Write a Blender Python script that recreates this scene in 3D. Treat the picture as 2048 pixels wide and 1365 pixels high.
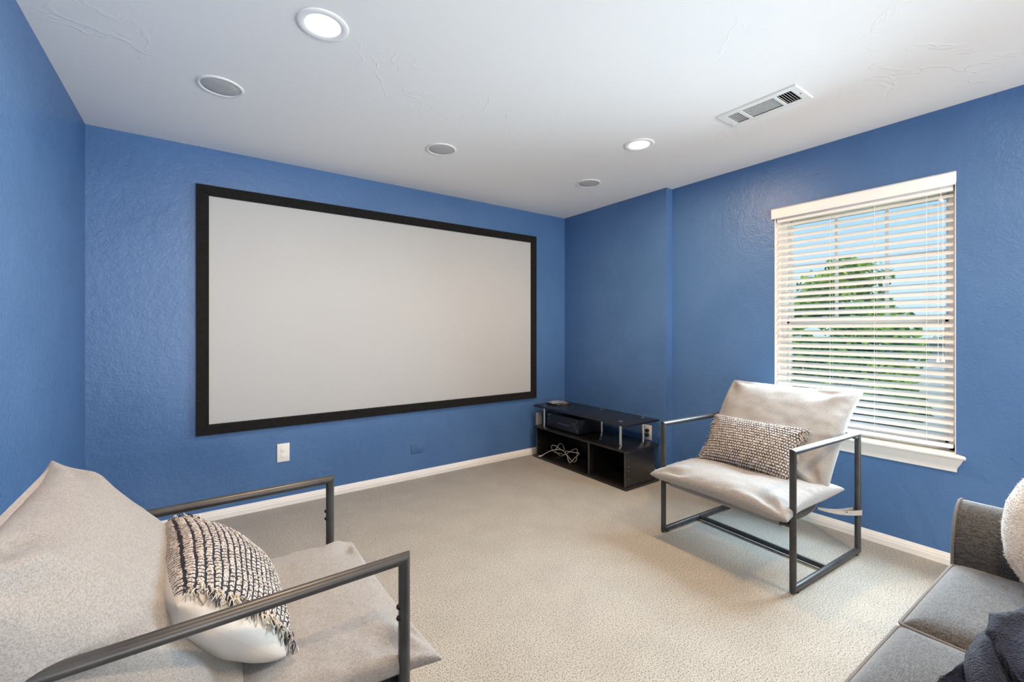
import bpy, bmesh, math, random
from math import sin, cos, pi, radians, sqrt, exp, floor
from mathutils import Vector, Matrix, noise

random.seed(7)
for o in list(bpy.data.objects):
    bpy.data.objects.remove(o, do_unlink=True)
scene = bpy.context.scene
COL = scene.collection

# ---------------------------------------------------------------- camera
F_PX, YAW, HORIZON, CAM_H = 876.896, 0.618003, 660.3, 1.2511
cam_d = bpy.data.cameras.new('camera')
cam_d.sensor_width = 36.0
cam_d.lens = F_PX / 2048 * 36.0
cam_d.shift_y = -(682.5 - HORIZON) / 2048
cam_d.clip_start = 0.02
cam_d.clip_end = 500
cam = bpy.data.objects.new('camera', cam_d)
cam.location = (0, 0, CAM_H)
cam.rotation_euler = (pi / 2, 0, -YAW)
COL.objects.link(cam)
scene.camera = cam

# ---------------------------------------------------------------- colour management
scene.view_settings.view_transform = 'Standard'
scene.view_settings.look = 'None'
scene.view_settings.gamma = 1.0
scene.view_settings.use_curve_mapping = False
scene.view_settings.exposure = 0.12
scene.cycles.use_denoising = True
scene.cycles.use_light_tree = False
scene.cycles.max_bounces = 6
scene.cycles.transparent_max_bounces = 6
scene.cycles.caustics_reflective = False
scene.cycles.caustics_refractive = False
scene.cycles.diffuse_bounces = 4
scene.cycles.glossy_bounces = 2
scene.cycles.use_adaptive_sampling = True
scene.cycles.adaptive_threshold = 0.05
scene.cycles.adaptive_min_samples = 12

# ---------------------------------------------------------------- sky
world = bpy.data.worlds.new('world')
scene.world = world
world.use_nodes = True
wn = world.node_tree
wn.nodes.clear()
w_out = wn.nodes.new('ShaderNodeOutputWorld')
w_bg = wn.nodes.new('ShaderNodeBackground')
w_tc = wn.nodes.new('ShaderNodeTexCoord')
w_sep = wn.nodes.new('ShaderNodeSeparateXYZ')
w_ramp = wn.nodes.new('ShaderNodeValToRGB')
w_ramp.color_ramp.elements[0].position = 0.0
w_ramp.color_ramp.elements[0].color = (0.56, 0.77, 1.0, 1)
w_ramp.color_ramp.elements[1].position = 0.30
w_ramp.color_ramp.elements[1].color = (0.27, 0.55, 0.97, 1)
wn.links.new(w_tc.outputs['Generated'], w_sep.inputs[0])
wn.links.new(w_sep.outputs['Z'], w_ramp.inputs[0])
wn.links.new(w_ramp.outputs[0], w_bg.inputs[0])
w_bg.inputs[1].default_value = 1.22
wn.links.new(w_bg.outputs[0], w_out.inputs[0])

# ---------------------------------------------------------------- sun (from behind the house; never enters the window)
sun_d = bpy.data.lights.new('sun', 'SUN')
sun_d.energy = 2.6
sun_d.angle = radians(1.0)
sun_d.color = (1.0, 0.95, 0.86)
sun = bpy.data.objects.new('sun', sun_d)
sun.rotation_euler = Vector((0.66, 0.22, -0.75)).to_track_quat('-Z', 'Y').to_euler()
COL.objects.link(sun)

# room extents
YB, X1, X2, XL, YR, HC = 3.488, 3.169, 3.2495, -0.5416, -2.3, 2.44
Y_STEP = 2.235                     # where the right wall steps back
WY0, WY1, WZ0, WZ1 = 0.528, 1.425, 0.60, 2.045   # window opening

# ---------------------------------------------------------------- area lights: daylight at the window, added fill from behind the camera
def area_light(name, loc, direction, sx, sy, power, color, spread=180):
    d = bpy.data.lights.new(name, 'AREA')
    d.shape = 'RECTANGLE'
    d.size, d.size_y = sx, sy
    d.energy = power
    d.color = color
    d.spread = radians(spread)
    o = bpy.data.objects.new(name, d)
    o.location = loc
    o.rotation_euler = Vector(direction).to_track_quat('-Z', 'Y').to_euler()
    COL.objects.link(o)
    return o
WINDOW_W, REAR_FILL_W, DOWN_W = 62, 300, 24.0
for k in range(6):      # daylight entering between the slats, slanting down as the slats do
    area_light('window_daylight', (3.205, (WY0 + WY1) / 2, 0.77 + 0.215*k), (-1, 0, -0.32), 0.86, 0.20, WINDOW_W/6, (0.68, 0.86, 1.0), 128)
area_light('rear_fill', (1.30, YR - 2.0, 0.85), (0, 1, 0.70), 3.2, 1.6, REAR_FILL_W, (1.0, 0.95, 0.87))  # soft fill lamp added out of view to brighten the room

# ================================================================= helpers
def link(o):
    COL.objects.link(o)
    return o

def empty(name, loc=(0, 0, 0), rz=0.0):
    o = bpy.data.objects.new(name, None)
    o.location = loc
    o.rotation_euler = (0, 0, rz)
    o.empty_display_size = 0.1
    return link(o)

def tag(o, label=None, cat=None, group=None, kind=None):
    if label: o['label'] = label
    if cat: o['category'] = cat
    if group: o['group'] = group
    if kind: o['kind'] = kind
    return o

class MB:
    """collects geometry, builds ONE mesh object"""
    def __init__(self):
        self.v, self.f, self.m, self.s, self.uv = [], [], [], [], {}
    def add(self, verts, faces, mat=0, smooth=True):
        b = len(self.v)
        self.v.extend([tuple(p) for p in verts])
        for fc in faces:
            self.f.append(tuple(b + i for i in fc))
            self.m.append(mat)
            self.s.append(smooth)
        return b
    def box(self, x0, x1, y0, y1, z0, z1, mat=0):
        v = [(x0,y0,z0),(x1,y0,z0),(x1,y1,z0),(x0,y1,z0),(x0,y0,z1),(x1,y0,z1),(x1,y1,z1),(x0,y1,z1)]
        f = [(0,3,2,1),(4,5,6,7),(0,1,5,4),(1,2,6,5),(2,3,7,6),(3,0,4,7)]
        self.add(v, f, mat, False)
        return self
    def rbox(self, x0, x1, y0, y1, z0, z1, bev=0.004, seg=2, mat=0, M=None):
        bm = bmesh.new()
        bmesh.ops.create_cube(bm, size=1.0)
        bmesh.ops.scale(bm, vec=(x1-x0, y1-y0, z1-z0), verts=bm.verts)
        bmesh.ops.translate(bm, vec=((x0+x1)/2, (y0+y1)/2, (z0+z1)/2), verts=bm.verts)
        bmesh.ops.bevel(bm, geom=list(bm.edges), offset=bev, segments=seg, affect='EDGES', profile=0.5)
        if M is not None:
            bmesh.ops.transform(bm, matrix=M, verts=bm.verts)
        bm.verts.index_update()
        self.add([v.co[:] for v in bm.verts], [[v.index for v in f.verts] for f in bm.faces], mat, True)
        bm.free()
        return self
    def prism(self, poly, z0, z1, mat=0, bev=0.0, seg=2):
        """poly: list of (x,y) counter-clockwise, extruded along z"""
        bm = bmesh.new()
        vs = [bm.verts.new((x, y, z0)) for x, y in poly]
        fc = bm.faces.new(vs)
        r = bmesh.ops.extrude_face_region(bm, geom=[fc])
        bmesh.ops.translate(bm, vec=(0, 0, z1 - z0), verts=[g for g in r['geom'] if isinstance(g, bmesh.types.BMVert)])
        bmesh.ops.recalc_face_normals(bm, faces=bm.faces)
        if bev:
            bmesh.ops.bevel(bm, geom=list(bm.edges), offset=bev, segments=seg, affect='EDGES', profile=0.5)
        bm.verts.index_update()
        self.add([v.co[:] for v in bm.verts], [[v.index for v in f.verts] for f in bm.faces], mat, True)
        bm.free()
        return self
    def tube(self, path, r, n=14, caps=True, mat=0, closed=False):
        """smooth tube along a path; r a number or a list"""
        P = [Vector(p) for p in path]
        N = len(P)
        rad = r if isinstance(r, (list, tuple)) else [r] * N
        T = []
        for i in range(N):
            if closed:
                t = P[(i + 1) % N] - P[(i - 1) % N]
            else:
                t = P[min(i + 1, N - 1)] - P[max(i - 1, 0)]
            T.append(t.normalized())
        up = Vector((0, 0, 1)) if abs(T[0].z) < 0.9 else Vector((1, 0, 0))
        e1 = T[0].cross(up).normalized()
        vs, fs = [], []
        for i in range(N):
            e1 = (e1 - T[i] * e1.dot(T[i])).normalized()
            e2 = T[i].cross(e1)
            for k in range(n):
                a = 2 * pi * k / n
                vs.append(P[i] + (e1 * cos(a) + e2 * sin(a)) * rad[i])
        M = N if closed else N - 1
        for i in range(M):
            for k in range(n):
                a, b = i * n + k, i * n + (k + 1) % n
                c, d = ((i + 1) % N) * n + (k + 1) % n, ((i + 1) % N) * n + k
                fs.append((a, b, c, d))
        if caps and not closed:
            fs.append(tuple(reversed(range(n))))
            fs.append(tuple((N - 1) * n + k for k in range(n)))
        self.add(vs, fs, mat, True)
        return self
    def seg(self, a, b, r, na=None, nb=None, n=20, mat=0, e=None):
        """straight tube a-b whose ends are cut by planes with normals na / nb (mitres)"""
        a, b = Vector(a), Vector(b)
        d = (b - a).normalized()
        up = Vector(e) if e else (Vector((0, 0, 1)) if abs(d.z) < 0.9 else Vector((1, 0, 0)))
        e1 = d.cross(up).normalized()
        e2 = d.cross(e1)
        na = Vector(na).normalized() if na else d
        nb = Vector(nb).normalized() if nb else d
        vs = []
        for p, nn in ((a, na), (b, nb)):
            for k in range(n):
                t = 2 * pi * k / n
                q = p + (e1 * cos(t) + e2 * sin(t)) * r
                q = q - d * ((q - p).dot(nn) / d.dot(nn))
                vs.append(q)
        fs = [(k, (k + 1) % n, n + (k + 1) % n, n + k) for k in range(n)]
        fs.append(tuple(reversed(range(n))))
        fs.append(tuple(range(n, 2 * n)))
        self.add(vs, fs, mat, True)
        return self
    def lathe(self, prof, center=(0, 0, 0), axis='Z', n=32, mat=0):
        """prof: list of (r, h) along the axis"""
        vs, fs = [], []
        c = Vector(center)
        for r, h in prof:
            for k in range(n):
                a = 2 * pi * k / n
                p = (r * cos(a), r * sin(a), h)
                if axis == 'X': p = (h, r * cos(a), r * sin(a))
                elif axis == 'Y': p = (r * sin(a), h, r * cos(a))
                vs.append(c + Vector(p))
        m = len(prof)
        for i in range(m - 1):
            for k in range(n):
                fs.append((i*n+k, i*n+(k+1) % n, (i+1)*n+(k+1) % n, (i+1)*n+k))
        if prof[0][0] > 1e-6: fs.append(tuple(reversed(range(n))))
        if prof[-1][0] > 1e-6: fs.append(tuple((m-1)*n+k for k in range(n)))
        self.add(vs, fs, mat, True)
        return self
    def grid(self, rows, mat=0, uv=None, flip=False):
        """rows of points -> quads"""
        n, m = len(rows), len(rows[0])
        vs = [p for r in rows for p in r]
        fs = []
        for i in range(n - 1):
            for j in range(m - 1):
                q = (i*m+j, i*m+j+1, (i+1)*m+j+1, (i+1)*m+j)
                fs.append(q[::-1] if flip else q)
        b = self.add(vs, fs, mat, True)
        if uv:
            for i in range(n):
                for j in range(m):
                    self.uv[b + i*m + j] = uv(i / (n - 1), j / (m - 1))
        return self
    def build(self, name, mats, parent=None, angle=32, weld=0.0, uvs=False):
        me = bpy.data.meshes.new(name)
        me.from_pydata(self.v, [], self.f)
        if not isinstance(mats, (list, tuple)): mats = [mats]
        for m in mats: me.materials.append(m)
        me.polygons.foreach_set('material_index', self.m)
        me.polygons.foreach_set('use_smooth', self.s)
        if uvs or self.uv:
            ul = me.uv_layers.new(name='UVMap')
            data = [0.0] * (2 * len(me.loops))
            for i, lp in enumerate(me.loops):
                u = self.uv.get(lp.vertex_index, (0, 0))
                data[2*i], data[2*i+1] = u
            ul.data.foreach_set('uv', data)
        if weld:
            bm = bmesh.new(); bm.from_mesh(me)
            bmesh.ops.remove_doubles(bm, verts=bm.verts, dist=weld)
            bm.to_mesh(me); bm.free()
        me.validate()
        me.update()
        if angle: me.set_sharp_from_angle(angle=radians(angle))
        o = bpy.data.objects.new(name, me)
        link(o)
        if parent is not None: o.parent = parent
        return o

# ================================================================= materials
def nodes_of(m):
    m.use_nodes = True
    t = m.node_tree
    return t, t.nodes, t.links, t.nodes['Principled BSDF']

def mat(name, color, rough=0.5, metal=0.0, spec=0.5, var=0.0, vscale=8.0, bump=0.0, bscale=60.0, bdist=0.002,
        sheen=0.0, emit=None, estr=0.0, coat=0.0, detail=1.0, trans=0.0, color2=None, coord='Object', stretch=None):
    m = bpy.data.materials.new(name)
    t, N, L, b = nodes_of(m)
    b.inputs['Roughness'].default_value = rough
    b.inputs['Metallic'].default_value = metal
    b.inputs['Specular IOR Level'].default_value = spec
    b.inputs['Base Color'].default_value = (*color, 1)
    if sheen:
        b.inputs['Sheen Weight'].default_value = sheen
        b.inputs['Sheen Roughness'].default_value = 0.5
    if coat:
        b.inputs['Coat Weight'].default_value = coat
        b.inputs['Coat Roughness'].default_value = 0.15
    if emit:
        b.inputs['Emission Color'].default_value = (*emit, 1)
        b.inputs['Emission Strength'].default_value = estr
    tc = N.new('ShaderNodeTexCoord')
    src = tc.outputs[coord]
    if stretch:
        mp = N.new('ShaderNodeMapping')
        mp.inputs['Scale'].default_value = stretch
        L.new(src, mp.inputs[0]); src = mp.outputs[0]
    n1 = N.new('ShaderNodeTexNoise')
    n1.inputs['Scale'].default_value = vscale
    n1.inputs['Detail'].default_value = detail
    L.new(src, n1.inputs['Vector'])
    rp = N.new('ShaderNodeValToRGB')
    rp.color_ramp.elements[0].position = 0.3
    rp.color_ramp.elements[1].position = 0.7
    c2 = color2 if color2 else tuple(min(1, c * (1 + var)) for c in color)
    c1 = color if color2 else tuple(c * (1 - var) for c in color)
    rp.color_ramp.elements[0].color = (*c1, 1)
    rp.color_ramp.elements[1].color = (*c2, 1)
    L.new(n1.outputs['Fac'], rp.inputs[0])
    L.new(rp.outputs[0], b.inputs['Base Color'])
    if bump:
        n2 = N.new('ShaderNodeTexNoise')
        n2.inputs['Scale'].default_value = bscale
        n2.inputs['Detail'].default_value = 2.0
        L.new(src, n2.inputs['Vector'])
        bp = N.new('ShaderNodeBump')
        bp.inputs['Strength'].default_value = bump
        bp.inputs['Distance'].default_value = bdist
        L.new(n2.outputs['Fac'], bp.inputs['Height'])
        L.new(bp.outputs[0], b.inputs['Normal'])
    return m

# blue wall paint with knockdown texture
def paint_mat():
    m = bpy.data.materials.new('blue_wall_paint')
    t, N, L, b = nodes_of(m)
    b.inputs['Roughness'].default_value = 0.42
    b.inputs['Specular IOR Level'].default_value = 0.45
    tc = N.new('ShaderNodeTexCoord')
    n0 = N.new('ShaderNodeTexNoise'); n0.inputs['Scale'].default_value = 3.0; n0.inputs['Detail'].default_value = 1
    L.new(tc.outputs['Object'], n0.inputs['Vector'])
    rp = N.new('ShaderNodeValToRGB')
    rp.color_ramp.elements[0].position = 0.3; rp.color_ramp.elements[1].position = 0.7
    rp.color_ramp.elements[0].color = (0.062, 0.148, 0.325, 1)
    rp.color_ramp.elements[1].color = (0.073, 0.165, 0.352, 1)
    L.new(n0.outputs['Fac'], rp.inputs[0])
    L.new(rp.outputs[0], b.inputs['Base Color'])
    n1 = N.new('ShaderNodeTexNoise'); n1.inputs['Scale'].default_value = 85; n1.inputs['Detail'].default_value = 1
    n2 = N.new('ShaderNodeTexNoise'); n2.inputs['Scale'].default_value = 22; n2.inputs['Detail'].default_value = 1
    L.new(tc.outputs['Object'], n1.inputs['Vector']); L.new(tc.outputs['Object'], n2.inputs['Vector'])
    mx = N.new('ShaderNodeMath'); mx.operation = 'MULTIPLY_ADD'
    mx.inputs[1].default_value = 0.7
    L.new(n1.outputs['Fac'], mx.inputs[0]); L.new(n2.outputs['Fac'], mx.inputs[2])
    bp = N.new('ShaderNodeBump'); bp.inputs['Strength'].default_value = 0.42; bp.inputs['Distance'].default_value = 0.006
    L.new(mx.outputs[0], bp.inputs['Height']); L.new(bp.outputs[0], b.inputs['Normal'])
    return m
M_BLUE = paint_mat()

# white skim-trowelled ceiling
def ceiling_mat():
    m = bpy.data.materials.new('white_trowelled_ceiling')
    t, N, L, b = nodes_of(m)
    b.inputs['Base Color'].default_value = (0.88, 0.875, 0.86, 1)
    b.inputs['Roughness'].default_value = 0.75
    b.inputs['Specular IOR Level'].default_value = 0.25
    tc = N.new('ShaderNodeTexCoord')
    n0 = N.new('ShaderNodeTexNoise'); n0.inputs['Scale'].default_value = 2.2; n0.inputs['Detail'].default_value = 5; n0.inputs['Distortion'].default_value = 1.4
    L.new(tc.outputs['Object'], n0.inputs['Vector'])
    rp = N.new('ShaderNodeValToRGB')      # thin ridge lines left by the trowel
    rp.color_ramp.elements[0].position = 0.485; rp.color_ramp.elements[0].color = (0, 0, 0, 1)
    e = rp.color_ramp.elements.new(0.5); e.color = (1, 1, 1, 1)
    rp.color_ramp.elements[-1].position = 0.515; rp.color_ramp.elements[-1].color = (0, 0, 0, 1)
    L.new(n0.outputs['Fac'], rp.inputs[0])
    n1 = N.new('ShaderNodeTexNoise'); n1.inputs['Scale'].default_value = 1.3
    L.new(tc.outputs['Object'], n1.inputs['Vector'])
    r2 = N.new('ShaderNodeValToRGB'); r2.color_ramp.elements[0].position = 0.50; r2.color_ramp.elements[1].position = 0.66
    L.new(n1.outputs['Fac'], r2.inputs[0])
    mu = N.new('ShaderNodeMath'); mu.operation = 'MULTIPLY'
    L.new(rp.outputs[0], mu.inputs[0]); L.new(r2.outputs[0], mu.inputs[1])
    bp = N.new('ShaderNodeBump'); bp.inputs['Strength'].default_value = 0.35; bp.inputs['Distance'].default_value = 0.003
    L.new(mu.outputs[0], bp.inputs['Height']); L.new(bp.outputs[0], b.inputs['Normal'])
    return m
M_CEIL = ceiling_mat()

# looped beige carpet with dark flecks
def carpet_mat():
    m = bpy.data.materials.new('beige_loop_carpet')
    t, N, L, b = nodes_of(m)
    b.inputs['Roughness'].default_value = 0.95
    b.inputs['Specular IOR Level'].default_value = 0.1
    b.inputs['Sheen Weight'].default_value = 0.15
    tc = N.new('ShaderNodeTexCoord')
    vo = N.new('ShaderNodeTexVoronoi'); vo.inputs['Scale'].default_value = 210
    no = N.new('ShaderNodeTexNoise'); no.inputs['Scale'].default_value = 190; no.inputs['Detail'].default_value = 1
    lo = N.new('ShaderNodeTexNoise'); lo.inputs['Scale'].default_value = 5; lo.inputs['Detail'].default_value = 1
    for n in (vo, no, lo): L.new(tc.outputs['Object'], n.inputs['Vector'])
    rp = N.new('ShaderNodeValToRGB')
    el = rp.color_ramp.elements
    el[0].position = 0.33; el[0].color = (0.15, 0.125, 0.095, 1)
    el[1].position = 0.46; el[1].color = (0.345, 0.330, 0.288, 1)
    e = el.new(0.72); e.color = (0.430, 0.415, 0.370, 1)
    L.new(no.outputs['Fac'], rp.inputs[0])
    r2 = N.new('ShaderNodeValToRGB')
    r2.color_ramp.elements[0].position = 0.35; r2.color_ramp.elements[0].color = (0.93, 0.93, 0.93, 1)
    r2.color_ramp.elements[1].position = 0.65; r2.color_ramp.elements[1].color = (1, 1, 1, 1)
    L.new(lo.outputs['Fac'], r2.inputs[0])
    mm = N.new('ShaderNodeMixRGB'); mm.blend_type = 'MULTIPLY'; mm.inputs[0].default_value = 1
    L.new(rp.outputs[0], mm.inputs[1]); L.new(r2.outputs[0], mm.inputs[2])
    L.new(mm.outputs[0], b.inputs['Base Color'])
    bp = N.new('ShaderNodeBump'); bp.inputs['Strength'].default_value = 0.30; bp.inputs['Distance'].default_value = 0.003; bp.invert = True
    L.new(vo.outputs['Distance'], bp.inputs['Height']); L.new(bp.outputs[0], b.inputs['Normal'])
    return m
M_CARPET = carpet_mat()

# woven linen
def linen_mat(name, c_dark, c_light, scale=420, rough=0.9, sheen=0.2, bump=0.35):
    m = bpy.data.materials.new(name)
    t, N, L, b = nodes_of(m)
    b.inputs['Roughness'].default_value = rough
    b.inputs['Specular IOR Level'].default_value = 0.15
    b.inputs['Sheen Weight'].default_value = sheen
    tc = N.new('ShaderNodeTexCoord')
    outs = []
    for st in ((1.0, 0.12, 0.5), (0.12, 1.0, 0.5), (0.6, 0.6, 1.0)):
        mp = N.new('ShaderNodeMapping'); mp.inputs['Scale'].default_value = st
        n = N.new('ShaderNodeTexNoise'); n.inputs['Scale'].default_value = scale; n.inputs['Detail'].default_value = 0.0
        L.new(tc.outputs['Object'], mp.inputs[0]); L.new(mp.outputs[0], n.inputs['Vector'])
        outs.append(n.outputs['Fac'])
    a = N.new('ShaderNodeMath'); a.operation = 'ADD'; L.new(outs[0], a.inputs[0]); L.new(outs[1], a.inputs[1])
    a2 = N.new('ShaderNodeMath'); a2.operation = 'ADD'; L.new(a.outputs[0], a2.inputs[0]); L.new(outs[2], a2.inputs[1])
    a3 = N.new('ShaderNodeMath'); a3.operation = 'MULTIPLY'; a3.inputs[1].default_value = 0.3333; L.new(a2.outputs[0], a3.inputs[0])
    rp = N.new('ShaderNodeValToRGB')
    rp.color_ramp.elements[0].position = 0.38; rp.color_ramp.elements[0].color = (*c_dark, 1)
    rp.color_ramp.elements[1].position = 0.62; rp.color_ramp.elements[1].color = (*c_light, 1)
    L.new(a3.outputs[0], rp.inputs[0]); L.new(rp.outputs[0], b.inputs['Base Color'])
    bp = N.new('ShaderNodeBump'); bp.inputs['Strength'].default_value = bump; bp.inputs['Distance'].default_value = 0.0012
    L.new(a3.outputs[0], bp.inputs['Height']); L.new(bp.outputs[0], b.inputs['Normal'])
    return m
M_LINEN = linen_mat('natural_linen', (0.215, 0.206, 0.194), (0.305, 0.297, 0.284), scale=620)
M_SLING = linen_mat('sling_canvas', (0.28, 0.26, 0.235), (0.36, 0.335, 0.31), scale=500)
M_SOFA = linen_mat('grey_tweed', (0.030, 0.031, 0.032), (0.100, 0.100, 0.099), scale=480, sheen=0.35)
M_PIPING = mat('grey_piping', (0.17, 0.17, 0.17), 0.9, spec=0.1, var=0.2, vscale=300)

# basket-woven pillow cloth, driven by UV rows and columns
ROWS, COLS = 20, 38
def knit_mat():
    m = bpy.data.materials.new('basket_weave_yarn')
    t, N, L, b = nodes_of(m)
    b.inputs['Roughness'].default_value = 0.95
    b.inputs['Specular IOR Level'].default_value = 0.1
    uv = N.new('ShaderNodeUVMap')
    tc = N.new('ShaderNodeTexCoord')
    wob = N.new('ShaderNodeTexNoise'); wob.inputs['Scale'].default_value = 90
    L.new(tc.outputs['Object'], wob.inputs['Vector'])
    sep = N.new('ShaderNodeSeparateXYZ'); L.new(uv.outputs[0], sep.inputs[0])
    def M(op, a, c=None, d=None):
        n = N.new('ShaderNodeMath'); n.operation = op
        for i, x in enumerate((a, c, d)):
            if x is None: continue
            if isinstance(x, (int, float)): n.inputs[i].default_value = x
            else: L.new(x, n.inputs[i])
        return n.outputs[0]
    wb = M('MULTIPLY', M('SUBTRACT', wob.outputs['Fac'], 0.5), 0.5)
    r = M('ADD', M('MULTIPLY', sep.outputs['Y'], ROWS), wb)
    c = M('ADD', M('MULTIPLY', sep.outputs['X'], COLS), wb)
    fr = M('FRACT', r)
    row_line = M('LESS_THAN', M('ABSOLUTE', M('SUBTRACT', fr, 0.5)), 0.135)      # dark yarn between rows
    odd = M('MODULO', M('FLOOR', M('ADD', r, 0.5)), 2.0)
    cf = M('FRACT', M('ADD', c, M('MULTIPLY', odd, 0.5)))
    col_line = M('LESS_THAN', M('ABSOLUTE', M('SUBTRACT', cf, 0.5)), 0.13)
    n2 = N.new('ShaderNodeTexNoise'); n2.inputs['Scale'].default_value = 40
    L.new(tc.outputs['Object'], n2.inputs['Vector'])
    col_on = M('MULTIPLY', col_line, M('GREATER_THAN', n2.outputs['Fac'], 0.42))
    dark = M('MAXIMUM', row_line, col_on)
    n3 = N.new('ShaderNodeTexNoise'); n3.inputs['Scale'].default_value = 330; n3.inputs['Detail'].default_value = 2
    L.new(tc.outputs['Object'], n3.inputs['Vector'])
    rp = N.new('ShaderNodeValToRGB')
    el = rp.color_ramp.elements
    el[0].position = 0.36; el[0].color = (0.13, 0.10, 0.085, 1)
    el[1].position = 0.5; el[1].color = (0.44, 0.405, 0.365, 1)
    e = el.new(0.64); e.color = (0.66, 0.63, 0.59, 1)
    L.new(n3.outputs['Fac'], rp.inputs[0])
    mx = N.new('ShaderNodeMixRGB'); L.new(dark, mx.inputs[0]); L.new(rp.outputs[0], mx.inputs[1])
    mx.inputs[2].default_value = (0.028, 0.030, 0.042, 1)
    L.new(mx.outputs[0], b.inputs['Base Color'])
    h = M('SUBTRACT', M('ADD', n3.outputs['Fac'], 0.4), M('MULTIPLY', dark, 0.6))
    bp = N.new('ShaderNodeBump'); bp.inputs['Strength'].default_value = 0.7; bp.inputs['Distance'].default_value = 0.003
    L.new(h, bp.inputs['Height']); L.new(bp.outputs[0], b.inputs['Normal'])
    return m
M_KNIT = knit_mat()
M_YARN_CREAM = mat('cream_yarn', (0.50, 0.46, 0.40), 0.95, spec=0.1, var=0.15, vscale=60)
M_YARN_TAN = mat('tan_yarn', (0.36, 0.30, 0.23), 0.95, spec=0.1, var=0.2, vscale=60)
M_YARN_NAVY = mat('navy_yarn', (0.03, 0.035, 0.06), 0.95, spec=0.1, var=0.2, vscale=60)
M_CREAM = mat('cream_cotton', (0.52, 0.49, 0.44), 0.85, spec=0.2, var=0.05, vscale=6, bump=0.15, bscale=25, bdist=0.01)

M_TUBE = mat('gunmetal_tube', (0.055, 0.055, 0.055), 0.36, metal=0.35, spec=0.5, var=0.2, vscale=12, bump=0.05, bscale=200)
M_BOLT = mat('black_bolt', (0.02, 0.02, 0.02), 0.4, metal=0.6, var=0.1)
M_WHITE = mat('white_trim_paint', (0.80, 0.79, 0.76), 0.4, spec=0.4, var=0.02, vscale=6, bump=0.05, bscale=40)
M_VINYL = mat('white_vinyl', (0.84, 0.84, 0.83), 0.45, spec=0.4, var=0.02, vscale=5)
M_PLATE = mat('white_plastic', (0.80, 0.80, 0.78), 0.35, spec=0.5, var=0.02)
M_PLATE2 = mat('ivory_plastic', (0.66, 0.62, 0.55), 0.4, spec=0.5, var=0.03)
M_SLOT = mat('dark_slot', (0.02, 0.02, 0.02), 0.6, var=0.1)
M_BLUEPLATE = mat('blue_painted_plate', (0.062, 0.142, 0.305), 0.35, spec=0.5, var=0.03)
M_SCREEN = mat('matte_white_screen', (0.44, 0.455, 0.46), 0.85, spec=0.15, var=0.01, vscale=2)
M_VELVET = mat('black_velvet_frame', (0.008, 0.008, 0.008), 0.85, spec=0.2, var=0.3, vscale=50, sheen=0.1)
M_BLACK = mat('black_laminate', (0.012, 0.011, 0.011), 0.30, spec=0.7, var=0.15, vscale=15, bump=0.03, bscale=150)
M_BLACKP = mat('black_plastic', (0.016, 0.018, 0.024), 0.35, spec=0.5, var=0.1, vscale=10)
M_CHROME = mat('brushed_aluminium', (0.62, 0.62, 0.60), 0.28, metal=1.0, var=0.04, vscale=30)
M_EDGE = mat('black_edge_band', (0.05, 0.05, 0.05), 0.22, spec=0.6, var=0.1)
M_GRILLE = mat('speaker_grille', (0.50, 0.50, 0.495), 0.7, spec=0.3, var=0.10, vscale=700, bump=0.3, bscale=900, bdist=0.001)
M_RING = mat('white_ring', (0.80, 0.80, 0.785), 0.5, spec=0.3, var=0.02)
M_TRIMRING = mat('downlight_trim', (0.90, 0.90, 0.885), 0.5, spec=0.3, var=0.01)
M_LED = mat('lamp_diffuser', (0.9, 0.9, 0.88), 0.4, var=0.01, emit=(1.0, 0.93, 0.82), estr=3.5)
M_LED.cycles.emission_sampling = 'NONE'
M_DUCT = mat('dark_duct', (0.05, 0.05, 0.048), 0.9, spec=0.1, var=0.3, vscale=20)
M_CABLE = mat('white_cable', (0.62, 0.58, 0.50), 0.5, var=0.06)
M_BCABLE = mat('black_cable', (0.012, 0.012, 0.012), 0.5, var=0.1)
M_CORD = mat('white_cord', (0.78, 0.78, 0.76), 0.7, var=0.03)
M_PRINT = mat('printed_cover', (0.75, 0.76, 0.80), 0.4, color2=(0.10, 0.10, 0.12), vscale=38, detail=1)
M_NAVY = mat('navy_plush', (0.0055, 0.0085, 0.025), 0.8, spec=0.15, var=0.5, vscale=90, sheen=0.10, bump=0.8, bscale=260, bdist=0.006)
M_FUR = mat('white_plush', (0.55, 0.515, 0.465), 0.9, spec=0.15, var=0.10, vscale=45, sheen=0.5, bump=0.7, bscale=170, bdist=0.008)
M_GLUE = mat('green_label', (0.25, 0.33, 0.22), 0.7, color2=(0.10, 0.20, 0.12), vscale=220, detail=0)

def slat_mat():
    m = mat('white_faux_wood_slat', (0.94, 0.94, 0.94), 0.45, spec=0.4, var=0.015, vscale=4)
    t, N, L, b = nodes_of(m)
    out = [n for n in N if n.type == 'OUTPUT_MATERIAL'][0]
    tr = N.new('ShaderNodeBsdfTranslucent'); tr.inputs[0].default_value = (0.95, 0.96, 0.97, 1)
    mx = N.new('ShaderNodeMixShader'); mx.inputs[0].default_value = 0.55
    L.new(b.outputs[0], mx.inputs[1]); L.new(tr.outputs[0], mx.inputs[2]); L.new(mx.outputs[0], out.inputs[0])
    return m
M_SLAT = slat_mat()

def glass_mat():
    m = bpy.data.materials.new('window_glass')
    t, N, L, b = nodes_of(m)
    out = [n for n in N if n.type == 'OUTPUT_MATERIAL'][0]
    tr = N.new('ShaderNodeBsdfTransparent'); tr.inputs[0].default_value = (0.96, 0.98, 0.98, 1)
    gl = N.new('ShaderNodeBsdfGlossy'); gl.inputs['Roughness'].default_value = 0.02
    mx = N.new('ShaderNodeMixShader'); mx.inputs[0].default_value = 0.05
    L.new(tr.outputs[0], mx.inputs[1]); L.new(gl.outputs[0], mx.inputs[2]); L.new(mx.outputs[0], out.inputs[0])
    return m
M_GLASS = glass_mat()
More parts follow.
